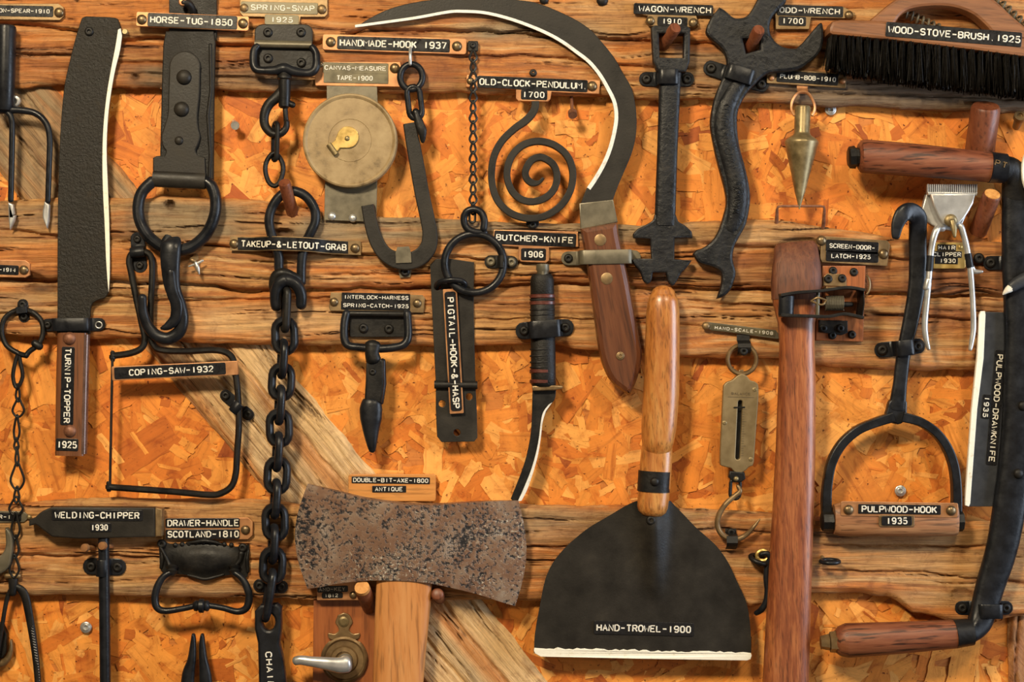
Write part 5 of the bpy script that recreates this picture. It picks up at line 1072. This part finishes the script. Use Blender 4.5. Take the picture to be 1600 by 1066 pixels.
build(MB().tube(br, [3, 3, 2.2, 2, 2, 2, 2, 2.2, 3, 3], 1.3, n=8, cap='flat'), 'strip', 'rustnail', t)
# stove brush
t = thing('stove_brush', 'wooden stove brush with arched handle and dense black bristles, top right', 'brush', 1450, 60, 74)
sl = 0.115
bk = [(1295, 44), (1300, 34), (1312, 31), (1380, 33)]+[(1420, 37), (1520, 50), (1680, 69)]+[(1680, 100), (1520, 79), (1400, 64), (1300, 55), (1295, 52)]
build(MB().plate(bk, 32, 78, 5), 'back_block', 'wbrush', t)
oa = cr([(1352, 38), (1368, 24), (1392, 4), (1420, -14), (1450, -22), (1500, -24), (1535, -16), (1562, 2), (1590, 28), (1640, 66)], 4)
ia = cr([(1398, 40), (1410, 22), (1428, 12), (1460, 8), (1492, 10), (1520, 20), (1542, 38), (1556, 56)], 4)
build(MB().plate(oa+[(1600, 62)]+ia[::-1]+[(1380, 38)], 40, 66, 5), 'arched_handle', 'wbrush', t)
mb = MB(); rb = random.Random(4)
for i in range(3600):
    x = rb.uniform(1297, 1668); tuft = math.floor(x/13.5)*13.5+6.7; x = x*0.55+tuft*0.45
    y0 = 50+sl*(x-1297); ln = rb.uniform(46, 60)+min(10, (x-1297)*0.1)*0.8; d = rb.uniform(36, 76)
    dx = rb.gauss(0, 3)+(-3 if x < 1315 else 0); w = rb.uniform(0.55, 1.1)
    mb.add([(x-w, y0, d), (x+w, y0, d), (x, y0, d+1.5), (x+dx-w*.4, y0+ln, d+rb.gauss(0, 3)), (x+dx+w*.4, y0+ln, d), ], [(0, 1, 4, 3), (1, 2, 4), (2, 0, 3), (2, 3, 4)])
b_ = build(mb, 'bristles', 'bristle', t, smooth=False); b_['kind'] = 'stuff'
tape(t, 'WOOD-STOVE-BRUSH.1925', (1388, 46.5), (1592, 63), 11.5, 78, hh=23, pl=5, pr=3)
def spring(label, a, b, r, turns, wire):
    t = thing('coil_spring', label, 'spring', a[0], a[1], a[2], 'coil springs behind the brush')
    a, b = Vector(a), Vector(b); ax_ = (b-a).normalized(); u = ax_.cross(Vector((0, 0, 1))).normalized(); w = u.cross(ax_); n = int(turns*14)
    build(MB().tube([tuple(a+(b-a)*(i/n)+u*(r*math.cos(2*math.pi*turns*i/n))+w*(r*math.sin(2*math.pi*turns*i/n))) for i in range(n+1)], wire, n=7), 'coil', 'greytin', t)
    build(MB().lathe(tuple(a), tuple(b), [(0, wire), (1, wire)], 8), 'core_rod', 'bronze', t)
spring('olive coil spring seen through the arch of the stove brush', (1414, 20, 36), (1468, 46, 36), 7, 6.5, 1.8)
spring('olive coil spring above the right shoulder of the stove brush', (1548, -8, 36), (1612, 50, 36), 7, 7.5, 1.8)
# wooden pegs right
peg('thick red-brown wooden peg above the upper drawknife handle', (1527, 262, 2), (1527, 172, 52), 22.5)
peg('wooden peg with an orange cut end beside the hair clipper', (1528, 362, 10), (1536, 308, 62), 14, 'wpeg', 'cutwood')
# drawknife
t = thing('pulpwood_drawknife', 'black drawknife with long slate blade and two rosewood grips, right edge', 'drawknife', 1560, 600, 56)
build(MB().tube([(1340, 245, 62), (1344, 245, 62), (1350, 245, 62), (1440, 252, 62), (1545, 262, 62)], [20, 25, 26.5, 25.5, 23.5], [18, 23, 24, 23, 22], n=26, cap='flat'), 'grip', 'wdraw', t)
build(MB().lathe((1324, 247, 62), (1342, 246, 62), [(0, 14), (0.1, 17), (0.6, 18), (0.61, 15), (1, 15)], 8), 'tang_nut', 'iron', t)
f_ = build(MB().lathe((1544, 262, 62), (1570, 264, 62), [(0, 22), (0.03, 24.5), (0.97, 23), (1, 20)], 26), 'ferrule', 'ironblue', t)
letters(f_, 'PT', (1547, 257), (1564, 262), 10, 86.5, 'bronze', name='scratched_mark')
build(MB().tube(cr([(1568, 264, 60), (1580, 268, 58), (1590, 285, 54), (1592, 310, 50)]), [20, 21, 23, 24], [15, 14, 13, 12], n=20), 'bent_tang', 'iron', t)
bar_ = cr([(1592, 285, 48), (1593, 400, 48), (1598, 520, 48), (1597, 600, 48), (1592, 700, 48), (1580, 790, 48), (1567, 860, 48), (1550, 915, 48), (1540, 950, 50), (1530, 975, 54), (1514, 990, 60)], 5)
build(MB().tube(bar_, [24, 25, 26, 27, 27, 26, 24.5, 22.5, 21, 19, 15], [13, 13, 13, 13, 13, 13, 13, 13, 13, 14, 14], n=24, ex=2.6), 'bar', 'ironblue', t)
build(MB().plate([(1538, 487), (1580, 488), (1572, 640), (1557, 793), (1514, 793), (1513, 784), (1522, 640), (1532, 560)], 40, 44, 1), 'blade', 'slate', t)
build(MB().plate([(1533, 492), (1536, 486), (1542, 486), (1543, 492), (1540, 560), (1530, 640), (1519, 788), (1517, 793), (1511, 791), (1511, 782), (1521, 640), (1530, 555)], 39, 45.5, 0.8), 'painted_edge', 'white', t, label='cream painted blade edge')
tape(t, 'PULPWOOD-DRAWKNIFE', (1566, 555), (1552.5, 722), 10, 44, hh=17, pl=8, pr=6)
tape(t, '1935', (1545.5, 621), (1542.5, 652), 8.5, 44, hh=13, pl=4, pr=3)
for x, y in ((1597, 634), (1590, 740)): screw(t, x, y, 60.5, 8, 'iron', 'tack', 'rivet')
build(MB().tube([(1304, 1001, 62), (1310, 1001, 62), (1322, 1000, 62), (1400, 996, 62), (1494, 990, 62)], [17, 23, 27, 25, 22], [15, 21, 25, 23, 21], n=26, cap='flat'), 'grip', 'wdraw', t)
build(MB().lathe((1281, 1003, 62), (1310, 1002, 62), [(0, 10), (0.45, 13), (0.46, 10), (0.5, 16), (1, 18)], 6), 'tang_nut', 'bronze', t)
build(MB().lathe((1489, 990, 62), (1518, 987, 61), [(0, 20), (0.03, 22.5), (0.97, 20.5), (1, 17)], 26), 'ferrule', 'iron', t)
strap('black strap over the lower end of the drawknife bar', (1503, 950), (1571, 950), 22, 0.22, 0.8, 26, 66, 7.5)
strap('black clip tucked behind the drawknife bar next to the hair clipper', (1547, 411), (1590, 411), 22, 0.4, 0.9, 27, 32, 8, ends=(True, False))
t = thing('hooked_pick', 'dark hooked bar with a bright white tip over the drawknife bar', 'hook', 1600, 440, 66)
build(MB().tube(cr([(1640, 424, 66), (1612, 432, 68), (1592, 441, 68), (1580, 449, 68)]), [12, 11, 10, 8], [7, 7, 6, 5], n=16), 'hook_arm', 'slate', t)
build(MB().tube(cr([(1581, 448.5, 68), (1573, 454, 68), (1567, 460, 67)]), [7.6, 5, 1.2], [5, 4, 1], n=14), 'tip', 'letter', t, label='white painted tip')
t = thing('round_blade', 'dark round blade with a white rim cut by the right edge', 'blade', 1650, 270, 62)
build(MB().disc(1664, 268, 66, [(62, 0), (70, 1.5), (70, 3.5), (66, 5), (0.5, 5)], 60), 'disc', 'slate', t)
rn2 = random.Random(2)
R_ = []
for k in range(72):
    a = 2*math.pi*k/72; w = 8+rn2.uniform(-1, 1.2); c, s_ = math.cos(a), math.sin(a)
    R_.append([(1664+c*r, 268+s_*r, 66+e) for r, e in ((70.6, 0.5), (70.8, 4), (69.5, 6), (70-w, 6), (70-w, 4))])
build(MB().rings(R_, True), 'painted_rim', 'white', t, label='flaking white painted rim')
t = thing('hex_bolt', 'brass-coloured bolt sticking out of the strand board near the right edge', 'screw', 1586, 190, 2)
build(MB().lathe((1588, 198, 1), (1586, 184, 30), [(0, 6), (0.75, 7), (0.76, 9.5), (1, 9), (1, 5), (0.9, 4.5), (0.9, 0.5)], 14), 'bolt_body', 'bronze', t)
# hair clipper
t = thing('hair_clipper', 'silver hand hair clipper with toothed comb and two sprung handles', 'hair clipper', 1487, 330, 52)
hb = [(1453, 303), (1524, 303)]+cr([(1520, 318), (1511, 334), (1502, 346), (1494, 352), (1484, 353), (1474, 350), (1466, 340), (1458, 322)], 3)
build(MB().plate(hb, 44, 56, 2.5), 'cutter_body', 'steel', t)
build(MB().plate([(1449, 303), (1527, 304), (1524, 310), (1505, 352), (1494, 360), (1470, 358), (1448, 345), (1441, 332)], 34, 44, 2), 'base_plate', 'steel', t)
mb = MB().plate([(1449, 300), (1527, 301), (1526, 306), (1450, 305)], 42, 54, 1)
for i in range(24):
    x = 1450+i*3.3; mb.plate([(x-0.8, 288), (x+0.8, 288), (x+0.9, 302), (x-0.9, 302)], 44, 53, 0.4)
build(mb, 'comb_teeth', 'steel', t)
build(MB().disc(1484, 345, 55, [(10, 0), (10, 4), (8, 6), (5, 7), (0.5, 7.5)], 20), 'pivot_screw', 'brass', t)
build(MB().tube([(1485, 346, 64), (1487, 358, 66), (1488, 370, 66)], [5, 5, 2.5], 3, n=12), 'wing_nut', 'brass', t)
build(MB().tube(cr([(1474, 356, 48), (1464, 358, 56), (1458, 370, 58), (1454, 390, 58), (1452, 412, 58), (1449, 445, 58), (1447, 470, 57), (1444, 505, 56), (1446, 528, 55), (1450.5, 545, 54)]), [6, 6, 5.5, 4.8, 4.5, 5, 4.6, 5, 4.6, 3], [5]*3+[4]*7, n=12), 'handle', 'steel', t)
build(MB().tube(cr([(1496, 352, 46), (1502, 354, 48), (1507, 368, 48), (1512, 388, 48), (1515, 408, 48), (1518, 430, 48), (1521, 470, 48), (1522, 512, 48), (1519, 535, 48), (1517, 546, 48)]), [5, 5.5, 5, 4.8, 4.5, 4.8, 4.4, 4.6, 4, 3], [5]*3+[4]*7, n=12), 'handle', 'steel', t)
build(MB().tube(cr([(1518, 418, 48), (1524, 424, 48), (1535, 424.5, 48)]), [6, 4, 2.5], 3, n=10), 'finger_spur', 'steel', t)
build(MB().tube([(1449, 438, 58), (1446, 450, 58)], 5.5, 5, n=10), 'stop_lug', 'steel', t)
build(MB().tube([(1452.6, 400, 58), (1450.6, 424, 58)], 6, 5.5, n=12, cap='flat'), 'grip_wrap', 'ironblue', t)
build(MB().tube([(1513.5, 396, 48), (1517, 418, 48)], 6, 5.5, n=12, cap='flat'), 'grip_wrap', 'ironblue', t)
t = thing('wood_screw', 'dark screw with washer right against the clipper handle', 'screw', 1529, 404, 27)
screw(t, 1529, 404, 28, 8.5, 'iron', 'screw', 'head'); build(MB().lathe((1529, 404, 10), (1529, 404, 28), [(0, 2), (1, 4)], 8), 'shank', 'iron', t)
# pulpwood hook
t = thing('pulpwood_hook', 'black D-framed pulpwood hook with curled tip and wooden crossbar grip', 'pulpwood hook', 1405, 560, 54)
build(MB().tube(cr([(1395, 372, 74), (1398, 352, 74), (1407, 336, 72), (1420, 332, 66), (1432, 340, 58), (1435, 356, 50), (1436, 380, 44), (1437, 410, 42), (1435, 450, 42), (1426, 500, 42), (1415, 550, 42), (1409, 600, 42), (1404, 640, 42)]), [6, 10, 13, 14.5, 15, 14, 14, 14, 13.5, 12.5, 11, 11, 14], [3, 4, 5, 6, 6, 6, 6, 6, 6, 6, 6, 6, 6], n=20, ex=3.2), 'shank', 'ironblue', t)
build(MB().plate(cr([(1394, 625), (1417, 625), (1419, 640), (1418, 655), (1405, 664), (1386, 655), (1388, 640)], 3, True), 34, 47, 2.5), 'weld_boss', 'ironblue', t)
dl = cr([(1398, 652), (1370, 661), (1342, 673), (1318, 694), (1302, 722), (1295, 755), (1293, 790), (1296, 828)], 5)
dr = cr([(1412, 652), (1440, 660), (1464, 676), (1482, 700), (1493, 730), (1497, 765), (1497, 800), (1496, 822)], 5)
build(MB().bar(dl, [8, 7, 7, 7, 7, 7.5, 8], 34, 52, 2), 'frame_arm', 'ironblue', t)
build(MB().bar(dr, [8, 7, 7, 7, 7, 7.5, 8], 34, 52, 2), 'frame_arm', 'ironblue', t)
build(MB().tube([(1303, 812, 52), (1312, 812, 52), (1400, 812, 52), (1488, 812, 52), (1495, 812, 52)], [23, 26, 26, 26, 24], [17, 20, 20, 20, 18], n=28, cap='flat', ex=2.6), 'grip', 'wpulp', t)
for x0, x1 in ((1284, 1304), (1494, 1506)): build(MB().lathe((x0, 815, 50), (x1, 815, 50), [(0, 13), (0.1, 16), (0.9, 16), (1, 13)], 8), 'end_nut', 'iron', t)
lp = build(MB().plate(linerect((1310, 793), (1492, 796), 23, 0, 0, 3), 71, 73, 0.6), 'copper_strip', 'copper', t)
build(MB().plate(linerect((1343, 793.5), (1458, 795), 15, 6, 7, 1.5), 73, 74, 0.4), 'label_tape', 'tape', lp)
letters(lp, 'PULPWOOD-HOOK', (1343, 793.5), (1458, 795), 11, 74)
build(MB().plate(rrect(1369, 803, 1424, 821, 3), 72, 73.6, 0.5), 'copper_tab', 'bronze', t); tape(t, '1935', (1381, 812), (1412, 812), 11, 74, hh=14.5, pl=8, pr=8)
for x, y in ((1322, 795), (1481, 796)): screw(t, x, y, 73, 8, 'tack', 'tack', 'tack')
strap('black strap over the shank of the pulpwood hook', (1378, 547), (1433, 541), 24, 0.3, 0.84, 26, 52, 8.5)
# sledge handle
t = thing('long_wooden_handle', 'long red-brown tool handle with a chamfered top, full height right of centre', 'tool handle', 1240, 700, 58)
build(MB().tube([(1246, 464, 47), (1246, 485, 47), (1246, 505, 47), (1247, 540, 47), (1247, 600, 47), (1245, 700, 47), (1241, 800, 47), (1238, 860, 47), (1233, 980, 47), (1228, 1100, 47)], [39, 34, 29, 27.5, 29.5, 31, 32.5, 33.5, 35, 36.5], 19, n=36, cap='flat', ex=2.3), 'handle_shaft', 'wsledge', t)
build(MB().tube([(1247, 378, 34), (1247.5, 384, 36), (1247.5, 398, 40), (1247, 415, 45), (1246, 440, 47), (1246, 468, 47)], [30, 34, 35.5, 38, 40, 39], [5, 8, 12, 16, 18.5, 19.2], n=30, cap='flat', ex=2.4), 'rough_top', 'wrough', t, label='darker rough-hewn flared top')
# screen door latch
t = thing('screen_door_latch', 'black spring-loaded screen door latch on a brown wooden block', 'door latch', 1320, 470, 66)
build(MB().plate([(1290, 414), (1359, 414), (1355, 534), (1280, 532), (1281, 490), (1290, 478)], 26, 36, 1.5), 'wooden_block', 'wblock', t)
build(MB().plate([(1291, 432), (1298, 426), (1320, 427), (1328, 434), (1328, 447), (1291, 446)], 36, 39, 1), 'upper_tab', 'bronze', t)
build(MB().plate([(1284, 500), (1330, 501), (1330, 520), (1320, 524), (1284, 519)], 36, 39, 1), 'lower_tab', 'iron', t)
for x, y in ((1307, 422), (1340, 424), (1306, 524), (1337, 523)): screw(t, x, y, 36, 6.5, 'iron')
for x, y in ((1299, 435), (1321, 434), (1291, 513), (1318, 513)): screw(t, x, y, 39, 6.5, 'iron')
build(MB().bar(cr([(1216, 462), (1240, 458), (1280, 455), (1318, 450), (1346, 454)], 5), 2.4, 68, 94, 0.8), 'upper_arm', 'iron', t)
build(MB().bar(cr([(1216, 493), (1250, 494), (1290, 495), (1316, 491), (1344, 497)], 5), 2.4, 68, 94, 0.8), 'lower_arm', 'iron', t)
build(MB().tube([(1345, 453, 62), (1346, 474, 62), (1343, 497, 62)], 3, 26, n=14, cap='flat'), 'back_bracket', 'iron', t)
build(MB().plate([(1292, 448), (1340, 448), (1340, 452), (1292, 452)], 36, 60, 1), 'hinge_leaf', 'bronze', t)
build(MB().tube([(1226, 463, 84), (1225, 493, 84)], 12, 8, n=18, cap='flat'), 'latch_roller', 'ironblue', t)
build(MB().tube([(1275, 456, 84), (1274, 496, 84)], 3, n=10), 'pivot_pin', 'greytin', t)
n = 11*14
build(MB().tube([(1288+28*i/n, 474+11*math.cos(2*math.pi*11*i/n), 76+11*math.sin(2*math.pi*11*i/n)) for i in range(n+1)], 1.2, n=6), 'coil_spring', 'greytin', t)
build(MB().tube(cr([(1265, 471, 82), (1274, 466, 86), (1288, 470, 84)])+cr([(1288, 470, 84), (1280, 477, 86), (1265, 471, 82)]), 1.8, n=8), 'spring_arm', 'bronze', t)
build(MB().tube([(1316, 476, 76), (1328, 476, 74)], 4, n=10), 'spring_spindle', 'iron', t)
build(MB().tube(circle(1362, 444, 2, 16, 16) and [(1360+6*math.cos(a), 444+15*math.sin(a), 31+2*math.cos(a)) for a in np.linspace(-1.3, 1.3, 12)], 1.8, n=8), 'wire_bail', 'bronze', t)
# hand scale
t = thing('hand_scale', 'flat brass hanging spring scale with an open hook, right of the trowel handle', 'scale', 1158, 580, 42)
build(MB().tube([(x, y, 38) for x, y in circle(1160, 562, 22.5, 22.5, 30)], 3.6, n=10, closed=True), 'ring', 'bronze', t)
build(MB().plate([(1155, 578), (1162, 578), (1163, 592), (1154, 592)], 34, 40, 1), 'swivel', 'bronze', t)
sb = cr([(1159, 584), (1166, 587), (1172, 594), (1179, 596)], 3)+cr([(1183, 599), (1185, 604), (1185, 625), (1182, 665), (1178, 722)], 3)+cr([(1176, 728), (1170, 730), (1165, 735), (1155, 741), (1147, 737), (1142, 732), (1134, 730)], 3)+cr([(1127, 728), (1125, 722), (1126, 690), (1130, 610)], 3)+cr([(1131, 602), (1136, 597), (1144, 594), (1152, 587)], 3)
st = circle(1156.5, 629, 3.4, 3.4, 8, math.pi, 2*math.pi)+circle(1152.5, 715, 3.4, 3.4, 8, 0, math.pi)
build(MB().plate(sb, 33, 43, 1.5, [st]), 'face_plate', 'scale', t)
build(MB().plate(rrect(1134, 608, 1174, 724, 3), 31, 34, 0.5), 'inner_slide', 'iron', t)
build(MB().tube([(1147, 637, 43.5), (1163, 636.5, 43.5)], 1.2, n=6), 'pointer', 'iron', t)
mb = MB()
for i in range(20):
    y = 640+i*3.8; x = 1158.5-(y-640)*0.03; mb.plate([(x+1, y-0.35), (x+(8 if i % 5 == 0 else 5), y-0.35), (x+(8 if i % 5 == 0 else 5), y+0.35), (x+1, y+0.35)], 42.8, 43.3, 0.1)
mb.plate([(1137, 620), (1178, 621), (1178, 621.8), (1137, 620.8)], 42.8, 43.3, 0.1)
build(mb, 'graduations', 'ink', t)
letters(t, 'BALANCE', (1143, 615), (1172, 616), 4.2, 43.1, 'ink', name='stamped_lettering', rise=0.25)
for x, y in ((1179, 609), (1132, 661), (1173, 718)): screw(t, x, y, 42.5, 3.6, 'brass', 'washer', 'rivet')
build(MB().plate([(1140, 736), (1163, 738), (1165, 748), (1158, 754), (1146, 754), (1138, 746)], 34, 44, 2), 'lower_swivel', 'iron', t); screw(t, 1150, 748, 44, 4, 'brass', 'tack', 'rivet')
build(MB().tube(stadium(1149, 764, 40, 15, 32, 0.05), 2.8, n=8, closed=True), 'link', 'iron', t)
build(MB().tube(cr([(1153, 760, 42), (1156, 768, 43), (1147, 776, 42), (1134, 788, 41), (1124, 804, 41), (1121, 820, 41), (1127, 834, 41), (1140, 842, 41), (1154, 842, 41), (1167, 835, 41), (1178, 823, 42), (1187, 811, 43)]), [3, 4, 4, 4.2, 4.4, 4.5, 4.5, 4.5, 4.3, 4, 3, 1], n=10), 'hook', 'bronze', t)
t = thing('hanging_clip', 'small black strap clip carrying the ring of the hand scale', 'clip', 1161, 545, 28, 'black mounting straps')
build(MB().rings([[(1151, y, d), (1151, y, d+1.8), (1171, y, d+1.8), (1171, y, d)] for y, d in ((523, 28), (532, 29), (537, 41), (543, 43.5), (549, 41), (556, 30))]), 'band', 'iron', t); screw(t, 1160, 549, 41, 7)
t = thing('hanging_clip', 'small black strap clip pinning the bottom of the scale hook', 'clip', 1142, 845, 26, 'black mounting straps')
build(MB().rings([[(1133, y, d), (1133, y, d+1.8), (1150, y, d+1.8), (1150, y, d)] for y, d in ((826, 26), (832, 27), (836, 44), (846, 47), (852, 42), (858, 27))]), 'band', 'iron', t); screw(t, 1142, 832, 30, 7, 'iron')
# hooks and eyes beside the long handle
t = thing('screw_eye', 'black screw eye sticking out of the bottom rail right of the long handle', 'screw eye', 1293, 877, 24)
build(MB().tube(cr([(1284, 868, 14), (1284, 872, 30), (1279, 878, 38)]), 3, n=8), 'shank', 'brass', t, label='brass coloured shank')
build(MB().tube([(1293+14*math.cos(a), 875+2.6*math.sin(a)-1.5*math.sin(a), 44+13*math.sin(a)) for a in np.linspace(0, 2*math.pi, 24, endpoint=False)], 3.4, n=10, closed=True), 'eye', 'ironblue', t)
t = thing('gate_hook', 'black gate hook hanging from a screw eye left of the long handle', 'gate hook', 1188, 872, 24)
build(MB().tube([(1184+13*math.cos(a), 873+4*math.sin(a)+4*math.cos(a), 38+12*math.sin(a)) for a in np.linspace(0, 2*math.pi, 24, endpoint=False)], 4, n=10, closed=True), 'screw_eye', 'iron', t)
build(MB().tube([(1187, 884, 12), (1186, 880, 30)], 5, n=10), 'eye_shank', 'iron', t)
build(MB().tube(cr([(1186, 864, 46), (1195, 862, 48), (1200, 870, 46), (1196, 880, 44), (1194, 900, 44), (1196, 920, 44), (1194, 937, 44), (1187, 950, 42), (1180, 956, 38)]), [3.5, 4, 4.5, 4.5, 4.5, 4.5, 5, 5, 4], n=12), 'hook_rod', 'ironblue', t)
build(MB().tube([(x, y, 42) for x, y in circle(1189, 866, 9, 8, 18)], 3, n=8, closed=True), 'hook_eye', 'gold', t, label='brass coloured hook eye')
# loose fixings on the board
for x, y, l in ((1297, 172, 'zinc washer-head screw in the strand board right of the plumb bob'), (135, 980, 'zinc washer-head screw in the strand board left of the chipper shaft'), (1406, 767, 'zinc washer-head screw inside the pulpwood hook frame')):
    t = thing('washer_screw', l, 'screw', x, y, 2, 'washer-head screws in the strand board')
    screw(t, x, y, 5, 9, 'zinc', 'washer', 'washer_head'); build(MB().lathe((x, y, -6), (x, y, 5), [(0, 1.5), (1, 3)], 8), 'shank', 'zinc', t)
t = thing('roofing_nail', 'bright-headed nail in the strand board right of the leather harness strap', 'nail', 370, 205, 2)
build(MB().lathe((365, 190, 0), (372, 200, 30), [(0, 3.5), (0.85, 3.5), (0.86, 7), (1, 6.5), (1, 0.5)], 14), 'body', 'zinc', t)
t = thing('wing_screw', 'small bright twisted screw under the right side of the harness ring', 'screw', 308, 408, 26)
build(MB().tube(cr([(303, 400, 22), (306, 404, 34), (304, 408, 40)]), 6, 4, n=10), 'head', 'bronze', t)
build(MB().tube([(298, 417, 40), (312, 412, 42), (319, 408, 40)], [1.5, 2.2, 2], n=8), 'wing', 'zinc', t)
build(MB().tube([(309, 412, 41), (312, 420, 42), (314, 429, 41)], [3.2, 3.4, 1], n=10), 'threaded_tip', 'zinc', t)
t = thing('upholstery_tack', 'tiny brass tack beside the topper blade top, on the top rail', 'tack', 196, 50, 27)
build(MB().lathe((197, 52, 18), (196, 50, 32), [(0, 2), (0.8, 2.2), (0.82, 5), (1, 4), (1, 0.4)], 12), 'body', 'brass', t)
